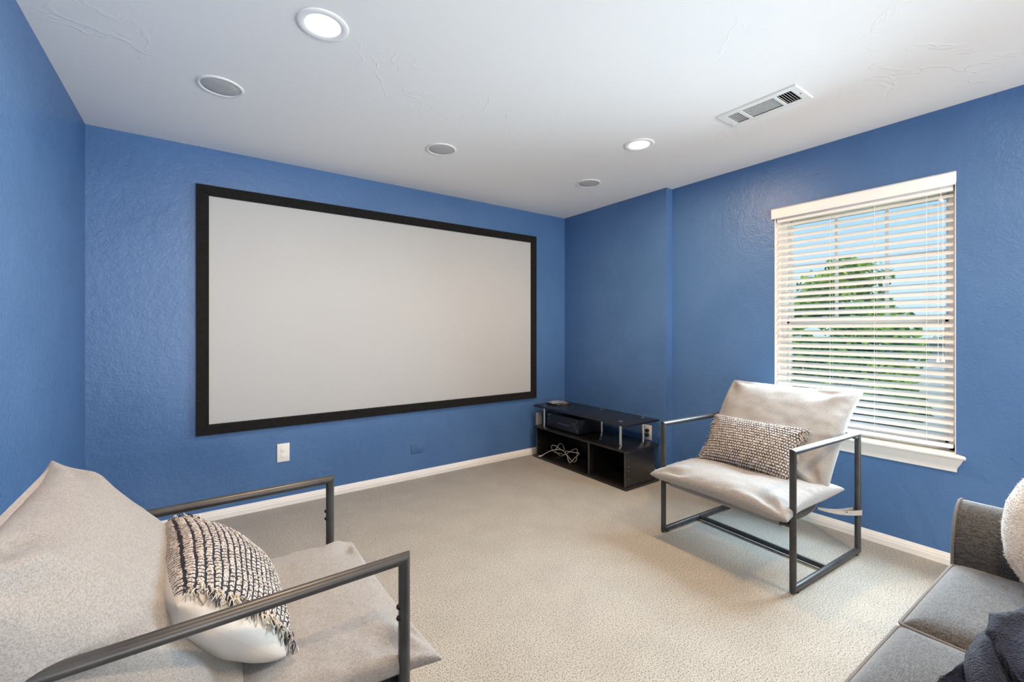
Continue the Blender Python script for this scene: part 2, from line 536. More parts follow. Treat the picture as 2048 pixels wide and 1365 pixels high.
# outdoors
M_LEAF = mat('green_leaf', (0.10, 0.24, 0.035), 0.55, spec=0.3, color2=(0.36, 0.52, 0.07), vscale=2.2)
M_LEAF2 = mat('dark_green_leaf', (0.035, 0.11, 0.025), 0.6, spec=0.3, color2=(0.16, 0.30, 0.06), vscale=1.6)
M_BARK = mat('bark', (0.10, 0.075, 0.055), 0.9, spec=0.1, var=0.3, vscale=30, bump=0.5, bscale=40)
M_GRASS = mat('lawn', (0.22, 0.36, 0.09), 0.9, spec=0.1, color2=(0.34, 0.46, 0.13), vscale=0.3)
M_SIDING = mat('pale_siding', (0.62, 0.68, 0.76), 0.7, spec=0.2, var=0.03)
M_TAN = mat('tan_brick', (0.50, 0.38, 0.28), 0.85, spec=0.1, var=0.12, vscale=5)
M_ROOF = mat('grey_shingle', (0.10, 0.10, 0.105), 0.9, spec=0.1, var=0.25, vscale=8)
M_DARKGLASS = mat('house_window_glass', (0.05, 0.06, 0.07), 0.1, spec=0.6, var=0.1)

# ================================================================= room shell
def struct(mb, name, m, parent=None, **k):
    o = mb.build(name, m, parent, **k)
    if parent is None: tag(o, kind='structure')
    return o

X_OUT = 3.40
b = MB(); b.box(XL - 0.12, X_OUT, YR - 2.6, YB + 0.12, -0.12, 0.0); struct(b, 'floor', M_CARPET)
b = MB()
VX0, VX1, VY0, VY1 = 2.376, 2.509, 0.963, 1.296      # duct hole for the air vent
b.box(XL - 0.12, VX0, YR - 2.6, YB + 0.12, HC, HC + 0.12); b.box(VX1, X_OUT, YR - 2.6, YB + 0.12, HC, HC + 0.12)
b.box(VX0, VX1, YR - 2.6, VY0, HC, HC + 0.12); b.box(VX0, VX1, VY1, YB + 0.12, HC, HC + 0.12)
struct(b, 'ceiling', M_CEIL)
b = MB(); b.box(XL - 0.12, X_OUT, YB, YB + 0.12, 0, HC); struct(b, 'wall_back', M_BLUE)
b = MB(); b.box(XL - 0.12, XL, YR - 2.6, YB, 0, HC); struct(b, 'wall_left', M_BLUE)
# the stretch of right wall that stands forward beside the screen wall
b = MB(); b.box(X1, X_OUT, Y_STEP, YB, 0, HC); struct(b, 'wall_right_2', M_BLUE)
# window wall, built round the opening
b = MB()
b.box(X2, X_OUT, WY1, Y_STEP, 0, HC); b.box(X2, X_OUT, YR - 2.6, WY0, 0, HC)
b.box(X2, X_OUT, WY0, WY1, 0, WZ0 - 0.02); b.box(X2, X_OUT, WY0, WY1, WZ1, HC)
struct(b, 'wall_right', M_BLUE)
# wall behind the camera; wide opening and hall added to let fill light in
b = MB()
b.box(XL, -0.25, YR - 0.12, YR, 0, HC); b.box(2.85, X2, YR - 0.12, YR, 0, HC); b.box(-0.25, 2.85, YR - 0.12, YR, 2.25, HC)
struct(b, 'wall_rear', M_BLUE)
b = MB(); b.box(XL - 0.12, X_OUT, YR - 2.72, YR - 2.6, 0, HC); struct(b, 'wall_hall', M_RING)

# baseboards: colonial profile swept along the wall
BB = [(0, 0), (0.014, 0), (0.014, 0.030), (0.011, 0.036), (0.011, 0.042), (0.006, 0.052), (0.004, 0.060), (0, 0.062)]
def baseboard(name, p0, p1, nrm):
    """p0->p1 along the wall foot, nrm = into the room"""
    mb = MB()
    rows = []
    for d, z in BB:
        rows.append([(p0[0] + nrm[0]*d, p0[1] + nrm[1]*d, z), (p1[0] + nrm[0]*d, p1[1] + nrm[1]*d, z)])
    mb.grid(rows)
    n = len(BB)
    mb.add([(p0[0] + nrm[0]*d, p0[1] + nrm[1]*d, z) for d, z in BB], [tuple(range(n))], 0, False)
    mb.add([(p1[0] + nrm[0]*d, p1[1] + nrm[1]*d, z) for d, z in BB], [tuple(reversed(range(n)))], 0, False)
    return struct(mb, name, M_WHITE, angle=20)
baseboard('baseboard_back', (X1, YB), (XL, YB), (0, -1))
baseboard('baseboard_left', (XL, YB - 0.014), (XL, YR), (1, 0))
baseboard('baseboard_right_2', (X1, Y_STEP), (X1, YB - 0.014), (-1, 0))
baseboard('baseboard_right', (X2, YR), (X2, Y_STEP - 0.014), (-1, 0))
baseboard('baseboard_step', (X2 - 0.014, Y_STEP), (X1 - 0.0, Y_STEP), (0, -1))

# ================================================================= window
win = tag(empty('window_1', (3.33, (WY0 + WY1) / 2, WZ0)), 'white vinyl double hung window with grilles in the upper sash behind blinds', 'window', kind='structure')
wy0, wy1 = WY0 - (WY0 + WY1) / 2, WY1 - (WY0 + WY1) / 2      # local
hh = WZ1 - WZ0
b = MB()
fw = 0.045
b.rbox(-0.035, 0.06, wy0, wy0 + 0.035, 0, hh, 0.003); b.rbox(-0.035, 0.06, wy1 - 0.055, wy1, 0, hh, 0.003)
b.rbox(-0.035, 0.06, wy0, wy1, hh - 0.04, hh, 0.003); b.rbox(-0.035, 0.06, wy0, wy1, 0, 0.035, 0.003)
b.build('window_frame', M_VINYL, win)
MEET = 0.705
def sash(z0, z1, x, name):
    s = MB()
    y0, y1 = wy0 + 0.036, wy1 - 0.056
    s.rbox(x - 0.015, x + 0.015, y0, y0 + 0.018, z0, z1, 0.003); s.rbox(x - 0.015, x + 0.015, y1 - 0.022, y1, z0, z1, 0.003)
    s.rbox(x - 0.015, x + 0.015, y0, y1, z0, z0 + 0.036, 0.003); s.rbox(x - 0.015, x + 0.015, y0, y1, z1 - 0.03, z1, 0.003)
    o = s.build(name, M_VINYL, win)
    g = MB(); g.box(x - 0.002, x + 0.002, y0 + 0.016, y1 - 0.020, z0 + 0.034, z1 - 0.028)
    g.build('pane', M_GLASS, o)
    return o, y0 + 0.018, y1 - 0.022
up, gy0, gy1 = sash(MEET - 0.018, hh - 0.041, 0.022, 'upper_sash')
lo, _, _ = sash(0.036, MEET + 0.018, -0.010, 'lower_sash')
for k in (1, 2):
    m_ = MB(); y = gy0 + (gy1 - gy0) * k / 3
    m_.rbox(0.010, 0.022, y - 0.009, y + 0.009, MEET + 0.018, hh - 0.070, 0.002)
    m_.build('muntin', M_VINYL, up)
m_ = MB(); m_.rbox(0.009, 0.021, gy0, gy1, 1.686 - WZ0 - 0.009, 1.686 - WZ0 + 0.009, 0.002); m_.build('muntin', M_VINYL, up)
for y in (-0.22, 0.17):       # sash locks on the meeting rail
    l_ = MB(); l_.rbox(-0.022, 0.004, y - 0.028, y + 0.028, MEET + 0.018, MEET + 0.026, 0.003)
    l_.rbox(-0.018, -0.004, y - 0.012, y + 0.018, MEET + 0.026, MEET + 0.036, 0.003)
    l_.build('sash_lock', M_VINYL, lo)
# plastered returns
b = MB()
b.box(X2 - 3.33 + 0.001, -0.034, wy0 - 0.001, wy0 + 0.004, 0, hh); b.box(X2 - 3.33 + 0.001, -0.034, wy1 - 0.004, wy1 + 0.001, 0, hh)
b.box(X2 - 3.33 + 0.001, -0.034, wy0, wy1, hh - 0.004, hh + 0.001)
b.build('reveal', M_WHITE, win)
# stool and apron as one mitred moulding
SP = [(0.0, 0.0), (0.046, 0.0), (0.050, -0.004), (0.051, -0.012), (0.048, -0.019), (0.040, -0.022), (0.036, -0.030), (0.028, -0.048), (0.017, -0.066), (0.012, -0.078), (0.011, -0.096), (0.0, -0.096)]
b = MB()
rows = []
for d, z in SP:
    xx = X2 - 3.33 - d
    rows.append([(xx, wy0 + 0.006 - d, z - 0.002), (xx, wy1 - 0.006 + d, z - 0.002)])
b.grid(rows)
b.add([r[0] for r in rows], [tuple(range(len(SP)))], 0, False); b.add([r[1] for r in rows], [tuple(reversed(range(len(SP))))], 0, False)
b.rbox(X2 - 3.33 - 0.04, -0.03, wy0 + 0.002, wy1 - 0.002, -0.018, 0.0, 0.001)
b.build('window_sill', M_WHITE, win, angle=25)

# ================================================================= blind
BX = 3.277
blind = tag(empty('window_blind', (BX, (WY0 + WY1) / 2, WZ0)), 'white two-inch slatted faux wood blind lowered over the window', 'blind')
sy0, sy1 = WY0 - (WY0 + WY1) / 2 + 0.012, WY1 - (WY0 + WY1) / 2 - 0.012
b = MB()
b.rbox(-0.048, -0.038, wy0 - 0.002, wy1 + 0.014, 2.017 - WZ0, 2.087 - WZ0, 0.003)
b.rbox(-0.048, -0.028, wy0 - 0.002, wy1 + 0.014, 2.080 - WZ0, 2.087 - WZ0, 0.002)
b.rbox(-0.046, -0.030, wy1 + 0.004, wy1 + 0.014, 2.017 - WZ0, 2.087 - WZ0, 0.002)
b.rbox(-0.046, -0.030, wy0 - 0.002, wy0 + 0.006, 2.030 - WZ0, 2.087 - WZ0, 0.002)
b.build('valance', M_VINYL, blind)
b = MB(); b.rbox(-0.022, 0.030, sy0, sy1, 1.992 - WZ0, 2.038 - WZ0, 0.004); b.build('headrail', M_VINYL, blind)
# one slat, arched across its width, shared by all
def slat_mb(tilt, w=0.0505, t=0.0028, crown=0.0022):
    s = MB()
    n = 6
    rows = []
    pts = []
    for i in range(n + 1):
        a = -w/2 + w*i/n
        h = crown * (1 - (2*a/w)**2)
        pts.append((a, h + t/2))
    for i in range(n, -1, -1):
        a = -w/2 + w*i/n
        h = crown * (1 - (2*a/w)**2)
        pts.append((a, h - t/2))
    ct, st = cos(tilt), sin(tilt)
    ring = [(a*ct - h*st, a*st + h*ct) for a, h in pts]
    m = len(ring)
    for y in (sy0, sy1):
        rows.append([(x, y, z) for x, z in ring])
    vs = rows[0] + rows[1]
    s.add(vs, [(k, (k+1) % m, m+(k+1) % m, m+k) for k in range(m)], 0, True)
    s.add(rows[0], [tuple(range(m))], 0, False); s.add(rows[1], [tuple(reversed(range(m)))], 0, False)
    return s
TILT = radians(32)
Z_TOP, Z_BOT, NS = 1.972, 0.672, 31
first = None
for k in range(NS):
    z = Z_TOP + (Z_BOT - Z_TOP) * k / (NS - 1)
    if first is None:
        first = slat_mb(TILT).build('slat', M_SLAT, blind)
        s = first
    else:
        s = first.copy(); link(s); s.parent = blind
    s.location = (0, random.uniform(-0.0015, 0.0015), z - WZ0)
    s.rotation_euler = (random.uniform(-0.0012, 0.0012), random.uniform(-0.02, 0.02), 0)
b = MB(); b.rbox(-0.026, 0.024, sy0, sy1, 0.620 - WZ0, 0.640 - WZ0, 0.004); b.build('bottom_rail', M_VINYL, blind)
for y in (1.097, 0.872, 0.644, 1.33):
    yl = y - (WY0 + WY1) / 2
    c = MB()
    for xx in (-0.0225, 0.0215):
        c.tube([(xx, yl, 2.0 - WZ0), (xx, yl + 0.001, 1.3 - WZ0), (xx, yl, 0.64 - WZ0)], 0.0008, 6)
    for k in range(NS):
        z = Z_TOP + (Z_BOT - Z_TOP) * k / (NS - 1) - WZ0
        c.tube([(-0.0225, yl + 0.002, z - 0.017), (0.0215, yl + 0.002, z + 0.0135)], 0.0006, 4)
    c.build('ladder_cord', M_CORD, blind)
def pull(y, z0, z1, name, bead=False):
    yl = y - (WY0 + WY1) / 2
    c = MB(); c.tube([(-0.034, yl, z0 - WZ0), (-0.034, yl, z1 - WZ0 + 0.02)], 0.0009, 6)
    o = c.build(name, M_CORD, blind)
    t_ = MB(); t_.lathe([(0.0015, 0.030), (0.003, 0.029), (0.0075, 0.008), (0.0085, 0.001), (0.0075, -0.001), (0.001, -0.001)], (-0.034, yl, z1 - WZ0 - 0.008), n=14)
    t_.build('tassel', M_PLATE, o)
    return o
pull(0.596, 1.945, 1.085, 'lift_cord'); pull(0.577, 1.945, 1.087, 'lift_cord')
pull(1.386, 2.0, 1.225, 'tilt_cord'); pull(1.395, 2.0, 0.99, 'tilt_cord')
yl = 0.585 - (WY0 + WY1) / 2
c = MB(); c.tube([(-0.034, yl, 2.02 - WZ0), (-0.034, yl, 1.955 - WZ0)], 0.0012, 6)
c.lathe([(0.002, 0.012), (0.009, 0.008), (0.010, 0.0), (0.006, -0.006), (0.001, -0.007)], (-0.034, yl, 1.945 - WZ0), n=14)
c.build('cord_equaliser', M_PLATE, blind)

# ================================================================= projection screen
scr = tag(empty('projection_screen', (1.37, YB, 0)), 'large white projection screen in a black velvet frame on the blue wall', 'screen')
sx0, sx1, sz0, sz1, fwid = -1.392, 1.393, 0.567, 2.192, 0.068
yf, yb_ = -0.034, -0.002
def bar(name, poly):       # mitred bar: poly in x,z, rounded face
    mb = MB(); n = len(poly)
    cx = sum(p[0] for p in poly)/n; cz = sum(p[1] for p in poly)/n
    fr_ = [(x, yf + 0.006, z) for x, z in poly]; bk = [(x, yb_, z) for x, z in poly]
    ins = [(cx + (x - cx) * (1 - 0.004/max(0.034, abs(x-cx))), yf, cz + (z - cz) * (1 - 0.006/max(0.034, abs(z-cz)))) for x, z in poly]
    mb.add(fr_ + bk + ins, [(8,9,10,11), (4,7,6,5)] + [(i, (i+1) % 4, 4+(i+1) % 4, 4+i) for i in range(4)] + [(8+i, 8+(i+1) % 4, (i+1) % 4, i)[::-1] for i in range(4)], 0, False)
    return mb.build(name, M_VELVET, scr, weld=1e-5)
w_ = fwid
bar('frame_bar', [(sx0, sz1), (sx1, sz1), (sx1 - w_, sz1 - w_), (sx0 + w_, sz1 - w_)][::-1])
bar('frame_bar', [(sx0, sz0), (sx1, sz0), (sx1 - w_, sz0 + w_), (sx0 + w_, sz0 + w_)])
bar('frame_bar', [(sx0, sz0), (sx0 + w_, sz0 + w_), (sx0 + w_, sz1 - w_), (sx0, sz1)])
bar('frame_bar', [(sx1, sz0), (sx1 - w_, sz0 + w_), (sx1 - w_, sz1 - w_), (sx1, sz1)][::-1])
b = MB(); b.box(sx0 + w_ - 0.004, sx1 - w_ + 0.004, -0.018, -0.012, sz0 + w_ - 0.004, sz1 - w_ + 0.004)
b.build('screen_fabric', M_SCREEN, scr)

# ================================================================= wall plates
def outlet(name, loc, rz, w, h, mplate, label, slots=True, round_covers=False, plugs=0):
    """local: plate in the x-z plane, facing -y"""
    e = tag(empty(name, loc, rz), label, 'outlet')
    p = MB(); p.rbox(-w/2, w/2, -0.007, -0.0005, -h/2, h/2, 0.003, 2); p.build('cover_plate', mplate, e)
    for s_ in (-1, 1):
        r = MB()
        if round_covers:
            r.lathe([(0.0, -0.004), (0.014, -0.004), (0.0165, -0.003), (0.0175, 0.0)], (0, -0.007, s_*0.020), 'Y', 24)
            r.build('socket_cover', M_PLATE, e)
        else:
            r.rbox(-0.017, 0.017, -0.0095, -0.006, s_*0.0195 - 0.0145, s_*0.0195 + 0.0145, 0.003)
            ro = r.build('receptacle', mplate, e)
            sl = MB()
            sl.box(-0.0075, -0.0055, -0.0100, -0.0090, s_*0.0195 - 0.001, s_*0.0195 + 0.008)
            sl.box(0.0055, 0.0075, -0.0100, -0.0090, s_*0.0195 - 0.001, s_*0.0195 + 0.007)
            sl.lathe([(0.0025, 0), (0.0025, -0.001), (0, -0.001)], (0, -0.0093, s_*0.0195 - 0.007), 'Y', 10)
            sl.build('slot', M_SLOT, ro)
    if not round_covers:
        sc = MB(); sc.lathe([(0.0032, 0), (0.003, -0.0015), (0, -0.0018)], (0, -0.007, 0), 'Y', 12); sc.build('screw', M_CHROME, e)
    return e
outlet('wall_outlet', (0.4815, YB, 0.3785), 0, 0.080, 0.130, M_PLATE, 'white wall outlet with two round child-safety covers below the screen', round_covers=True)
outlet('wall_outlet', (2.815, YB, 0.348), 0, 0.080, 0.130, M_PLATE2, 'ivory wall outlet seen past the left end of the black media console')
out_r = outlet('wall_outlet', (X1, 2.417, 0.362), -pi/2, 0.076, 0.128, M_PLATE, 'white wall outlet with black plugs behind the right end of the console')
for z in (0.0195, -0.0195):
    pl = MB(); pl.lathe([(0.0, -0.026), (0.011, -0.026), (0.0145, -0.022), (0.0155, -0.002), (0.0155, 0.0)], (0.004, -0.0100, z), 'Y', 18)
    pl.build('plug', M_BLACKP, out_r)
# small painted-over plate
e = tag(empty('cover_plate', (1.4975, YB, 0.2475)), 'small horizontal wall plate painted over in the wall blue', 'wall plate')
p = MB(); p.rbox(-0.055, 0.055, -0.007, -0.0005, -0.036, 0.036, 0.003, 2); p.build('plate', M_BLUEPLATE, e)
p = MB(); p.rbox(-0.016, 0.016, -0.010, -0.006, -0.012, 0.012, 0.002, 2); p.build('jack', M_BLUEPLATE, e)
for x in (-0.042, 0.042):
    p = MB(); p.lathe([(0.004, 0), (0.0036, -0.0018), (0, -0.0022)], (x, -0.007, 0), 'Y', 12); p.build('screw', M_BLUEPLATE, e)

# ================================================================= ceiling fittings
def downlight(x, y, label):
    e = tag(empty('recessed_light', (x, y, HC)), label, 'ceiling light', 'recessed ceiling lights')
    r = MB()
    r.lathe([(0.094, 0.0), (0.093, -0.004), (0.088, -0.006), (0.072, -0.005), (0.066, -0.003), (0.064, -0.0005)], n=48)
    r.build('trim_ring', M_TRIMRING, e)
    d = MB(); d.lathe([(0.0, -0.0030), (0.062, -0.0025), (0.065, -0.0008)], n=40); d.build('diffuser', M_LED, e)
    l = bpy.data.lights.new('downlight', 'AREA'); l.shape = 'DISK'; l.size = 0.12; l.energy = DOWN_W
    l.color = (1.0, 0.68, 0.41); l.spread = radians(178)
    lo_ = link(bpy.data.objects.new('downlight', l)); lo_.parent = e; lo_.location = (0, 0, -0.012)
    return e
downlight(0.39, 1.82, 'lit recessed ceiling light nearest the camera, at the top of the picture')
downlight(2.294, 1.819, 'lit recessed ceiling light beside the air vent, nearer the window wall')
downlight(0.39, -0.15, 'added recessed ceiling light, unseen behind the camera above the left side')  # extra fitting out of view, added for its light
downlight(2.294, -0.15, 'added recessed ceiling light, unseen behind the camera above the grey sofa')  # second added fitting, likewise there only to light the room
def ceiling_speaker(x, y, label):
    e = tag(empty('ceiling_speaker', (x, y, HC)), label, 'speaker', 'round ceiling speakers')
    r = MB(); r.lathe([(0.098, 0.0), (0.098, -0.003), (0.094, -0.006), (0.086, -0.006), (0.083, -0.003), (0.082, 0.0)], n=48); r.build('bezel', M_RING, e)
    g = MB(); g.lathe([(0.0, -0.006), (0.04, -0.0055), (0.075, -0.0045), (0.082, -0.002), (0.082, 0.0)], n=48); g.build('grille', M_GRILLE, e)
ceiling_speaker(0.081, 2.569, 'round grey-grilled ceiling speaker above the left end of the screen')
ceiling_speaker(1.292, 2.62, 'round grey-grilled ceiling speaker above the middle of the screen')
ceiling_speaker(2.562, 2.536, 'round grey-grilled ceiling speaker in the corner past the right recessed light')
# air vent: x 2.342..2.542, y 0.934..1.33
v = tag(empty('air_vent', (2.4435, 1.132, HC)), 'white rectangular ceiling air vent with three louvre banks', 'vent')
vx, vy = 0.100, 0.198
b = MB()
banks = [(-0.065, 0.063, 0.097, 0.160), (-0.063, 0.058, -0.080, 0.078), (-0.063, 0.063, -0.165, -0.096)]
# flange as strips round the three openings
def strip(x0, x1, y0, y1): b.rbox(x0, x1, y0, y1, -0.007, -0.003, 0.001, 1)
strip(-vx, -0.065, -vy, vy); strip(0.063, vx, -vy, vy)
strip(-0.066, 0.064, 0.160, vy); strip(-0.066, 0.064, 0.078, 0.097); strip(-0.066, 0.064, -0.096, -0.080); strip(-0.066, 0.064, -vy, -0.165)
for s_ in (-1, 1):
    b.add([(s_*vx, -vy, -0.004), (s_*vx, vy, -0.004), (s_*(vx+0.004), vy+0.004, 0), (s_*(vx+0.004), -vy-0.004, 0)], [(0,1,2,3) if s_ < 0 else (3,2,1,0)], 0, False)
    b.add([(-vx, s_*vy, -0.004), (vx, s_*vy, -0.004), (vx+0.004, s_*(vy+0.004), 0), (-vx-0.004, s_*(vy+0.004), 0)], [(0,1,2,3) if s_ > 0 else (3,2,1,0)], 0, False)
b.build('flange', M_RING, v)
d_ = MB()
d_.box(-0.0675, -0.0655, -0.169, 0.164, -0.001, 0.10); d_.box(0.0635, 0.0655, -0.169, 0.164, -0.001, 0.10)
d_.box(-0.0675, 0.0655, -0.169, -0.167, -0.001, 0.10); d_.box(-0.0675, 0.0655, 0.162, 0.164, -0.001, 0.10); d_.box(-0.0675, 0.0655, -0.169, 0.164, 0.10, 0.102)
d_.build('duct', M_DUCT, v)
def louvre(cx, cy, length, along_y, ang, w=0.011):
    l_ = MB()
    ca, sa = cos(ang)*w/2, sin(ang)*w/2
    z = -0.0020
    t = 0.0005
    if along_y:
        q = [(cx - ca, cy - length/2, z - sa), (cx + ca, cy - length/2, z + sa), (cx + ca, cy + length/2, z + sa), (cx - ca, cy + length/2, z - sa)]
    else:
        q = [(cx - length/2, cy - ca, z - sa), (cx - length/2, cy + ca, z + sa), (cx + length/2, cy + ca, z + sa), (cx + length/2, cy - ca, z - sa)]
    q2 = [(x, y, zz + t) for x, y, zz in q]
    l_.add(q + q2, [(0,1,2,3), (7,6,5,4), (0,4,5,1), (1,5,6,2), (2,6,7,3), (3,7,4,0)], 0, False)
    return l_.build('louvre', M_RING, v, angle=0)
for k in range(6): louvre(-0.001, 0.103 + 0.0105*k, 0.122, False, radians(20), 0.0112)
for k in range(9): louvre(-0.056 + 0.0136*k, -0.001, 0.158, True, radians(5), 0.0088)
for k in range(6): louvre(0.0, -0.160 + 0.0120*k, 0.126, False, radians(24), 0.0042)
sc = MB(); sc.lathe([(0, -0.009), (0.003, -0.0085), (0.004, -0.007)], (0, -0.183, 0), n=12); sc.build('screw', M_DUCT, v)
lv = MB(); lv.tube([(0.035, 0.170, -0.006), (0.037, 0.173, -0.014), (0.043, 0.173, -0.016), (0.047, 0.173, -0.014)], 0.0018, 8); lv.build('damper_lever', M_RING, v)

# ================================================================= media console
con = tag(empty('media_console', (2.893, 2.83, 0)), 'black laminate media console with raised top on silver posts in the corner', 'media console')
cx0, cx1, cy0, cy1 = -0.208, 0.205, -0.578, 0.583      # local: -x is the front
def shelf_poly(inset=0.0):
    return [(cx0 + inset, cy0 + 0.006), (cx0 + inset + 0.02, cy0), (cx1, cy0), (cx1, cy1), (cx0 + 0.02, cy1), (cx0 + inset, cy1 - 0.006)]
b = MB(); b.prism(shelf_poly(), 0.495, 0.511, bev=0.002); b.build('top_shelf', M_BLACK, con)
b = MB(); b.prism(shelf_poly(), 0.290, 0.306, bev=0.002); b.build('middle_shelf', M_BLACK, con)
b = MB(); b.prism([(cx0 - 0.004, cy0 - 0.004), (cx1, cy0 - 0.004), (cx1, cy1 + 0.004), (cx0 - 0.004, cy1 + 0.004)], 0.004, 0.020, bev=0.002); b.build('base_board', M_BLACK, con)
for nm, y in (('side_panel', cy0 + 0.022), ('divider_panel', -0.165), ('side_panel', cy1 - 0.040)):
    p = MB(); p.rbox(cx0 + 0.012, cx1 - 0.045, y - 0.008, y + 0.008, 0.020, 0.290, 0.001, 1); po = p.build(nm, M_BLACK, con)
    ed = MB(); ed.box(cx0 + 0.0105, cx0 + 0.012, y - 0.008, y + 0.008, 0.021, 0.289); ed.build('edge_band', M_EDGE, po)
    for zz in (0.08, 0.15, 0.18, 0.23):
        pe = MB(); pe.lathe([(0.0, -0.0012), (0.0028, -0.0010), (0.0032, 0.0)], (cx0 + 0.045, y - 0.008, zz), 'Y', 10)
        pe.build('shelf_pin', M_CHROME, po)
p = MB(); p.rbox(cx1 - 0.052, cx1 - 0.045, cy0 + 0.03, cy1 - 0.05, 0.020, 0.290, 0.001, 1); p.build('back_panel', M_BLACK, con)
for (x, y) in ((-0.155, 0.475), (-0.118, -0.445), (0.145, 0.008), (0.160, -0.448), (0.145, 0.475)):
    p = MB()
    p.lathe([(0.0125, 0.306), (0.0125, 0.495)], (x, y, 0), n=20); po = p.build('post', M_CHROME, con)
    c = MB(); c.lathe([(0.017, 0.511), (0.017, 0.513), (0.013, 0.5155), (0.0, 0.5165)], (x, y, 0), n=20); c.build('cap', M_CHROME, po)
    c = MB(); c.lathe([(0.010, 0.300), (0.010, 0.306)], (x, y, 0), n=16); c.build('ferrule', M_CHROME, po)
for x, y in ((-0.16, -0.5), (-0.16, 0.5), (0.15, -0.5), (0.15, 0.5)):
    p = MB(); p.lathe([(0.02, 0.0), (0.02, 0.006)], (x, y, 0), n=14); p.build('foot', M_BLACKP, con)

# receiver on the middle shelf
rc = tag(empty('av_receiver', (2.885, 3.055, 0.306)), 'black audio receiver with a round knob on the console middle shelf', 'receiver')
b = MB(); b.rbox(-0.125, 0.155, -0.215, 0.215, 0.010, 0.142, 0.003); b.build('chassis', M_BLACKP, rc)
b = MB(); b.rbox(-0.140, -0.122, -0.218, 0.218, 0.008, 0.145, 0.004, 3); fp = b.build('front_panel', M_BLACKP, rc)
b = MB(); b.box(-0.1412, -0.1395, -0.130, 0.060, 0.0660, 0.0690); b.build('silver_line', M_CHROME, fp)
b = MB(); b.lathe([(0.0, -0.022), (0.018, -0.022), (0.0205, -0.019), (0.021, 0.0)], (-0.140, -0.155, 0.078), 'X', 28); kn = b.build('volume_knob', M_BLACKP, rc)
b = MB(); b.lathe([(0.0215, -0.0035), (0.0235, -0.003), (0.0235, 0.0)], (-0.140, -0.155, 0.078), 'X', 28); b.build('knob_ring', M_CHROME, kn)
b = MB(); b.box(-0.163, -0.1615, -0.1565, -0.1535, 0.082, 0.094); b.build('pointer', M_CHROME, kn)
for y, z in ((0.19, 0.125), (0.19, 0.098), (0.19, 0.035), (-0.195, 0.118), (-0.195, 0.035), (-0.10, 0.035), (-0.06, 0.035), (-0.02, 0.035)):
    b = MB(); b.lathe([(0.0, -0.004), (0.0045, -0.004), (0.005, 0.0)], (-0.140, y, z), 'X', 12); b.build('button', M_EDGE if abs(y) < 0.15 else M_CHROME, fp)
b = MB(); b.box(-0.1405, -0.1398, 0.16, 0.195, 0.1295, 0.1325); b.build('badge', M_CHROME, fp)
for x in (-0.10, 0.13):
    for y in (-0.18, 0.18):
        b = MB(); b.lathe([(0.018, 0.0), (0.020, 0.010)], (x, y, 0), n=14); b.build('foot', M_BLACKP, rc)

# flat case and booklet on the top shelf
cs = tag(empty('media_case', (2.925, 3.315, 0.511), radians(3)), 'flat black case with small pale print under the booklet on the console', 'case')
b = MB(); b.rbox(-0.10, 0.105, -0.065, 0.065, 0.0, 0.014, 0.002); b.build('case_shell', M_BLACKP, cs)
rr = random.Random(4)
for k in range(11):
    b = MB(); y = -0.0655; x = -0.085 + k*0.0165
    b.box(x, x + rr.uniform(0.004, 0.010), y, y + 0.0015, 0.004, 0.010); b.build('print_mark', M_PLATE if k % 3 else M_PLATE2, cs)
bk = tag(empty('booklet', (2.918, 3.325, 0.5252), radians(-8)), 'open white printed booklet lying on the flat black case', 'booklet')
rows = []
for i in range(13):
    u = i/12; rows.append([])
    for j in range(9):
        w2 = j/8
        rows[-1].append((-0.082 + 0.165*u, -0.052 + 0.105*w2, 0.0035 + 0.006*abs(sin(pi*u*1.0))*(0.5 + 0.5*w2) + 0.002*sin(7*u + 4*w2)))
b = MB(); b.grid(rows, flip=True); b.build('top_page', M_PRINT, bk)
b = MB(); b.rbox(-0.082, 0.083, -0.052, 0.053, 0.0, 0.003, 0.001, 1); b.build('pages', M_PLATE, bk)

# coiled white cable on the base board and black power cord
cab = MB()
pts = []
for i in range(170):            # a hank of loose loops, pinched in the middle and half standing up
    t = i/169
    a = t*2*pi*4
    k = 1 + 0.16*sin(1.7*a + 0.6)
    y = 0.165*sin(a*0.5 + 0.2)*k
    lobe = sin(a + 0.4)*k
    pts.append((-0.02 + 0.050*lobe*cos(0.6*a), y, 0.060 + 0.046*lobe + 0.012*sin(2.3*a)))
p0 = Vector(pts[-1])
for i in range(1, 16):
    t = i/15
    pts.append(tuple(p0.lerp(Vector((-0.150, 0.20, 0.007)), t) + Vector((0, 0.03*sin(pi*t), 0.02*sin(pi*t)*(1-t)))))
cb = tag(empty('cable_coil', (2.845, 3.10, 0.0202)), 'loosely coiled beige cable lying in the left bay of the console', 'cable')
cab.tube(pts, 0.0036, 8); cab.build('cable', M_CABLE, cb)
b = MB(); b.tube([(-0.150, 0.20, 0.007), (-0.175, 0.212, 0.007)], 0.0062, 10); b.build('connector', M_CABLE, cb)
pc = tag(empty('power_cord', (3.04, 2.985, 0.0202)), 'black power cord with plug hanging down the console back panel', 'cord')
b = MB(); b.tube([(-0.003, 0.0, 0.215), (-0.012, -0.005, 0.18), (-0.008, -0.035, 0.10), (-0.010, -0.045, 0.03), (-0.02, -0.04, 0.006), (-0.06, -0.03, 0.005)], 0.004, 8); b.build('wire', M_BCABLE, pc)
b = MB(); b.rbox(-0.022, -0.0005, -0.022, 0.022, 0.195, 0.262, 0.006, 2); b.build('plug', M_BLACKP, pc)

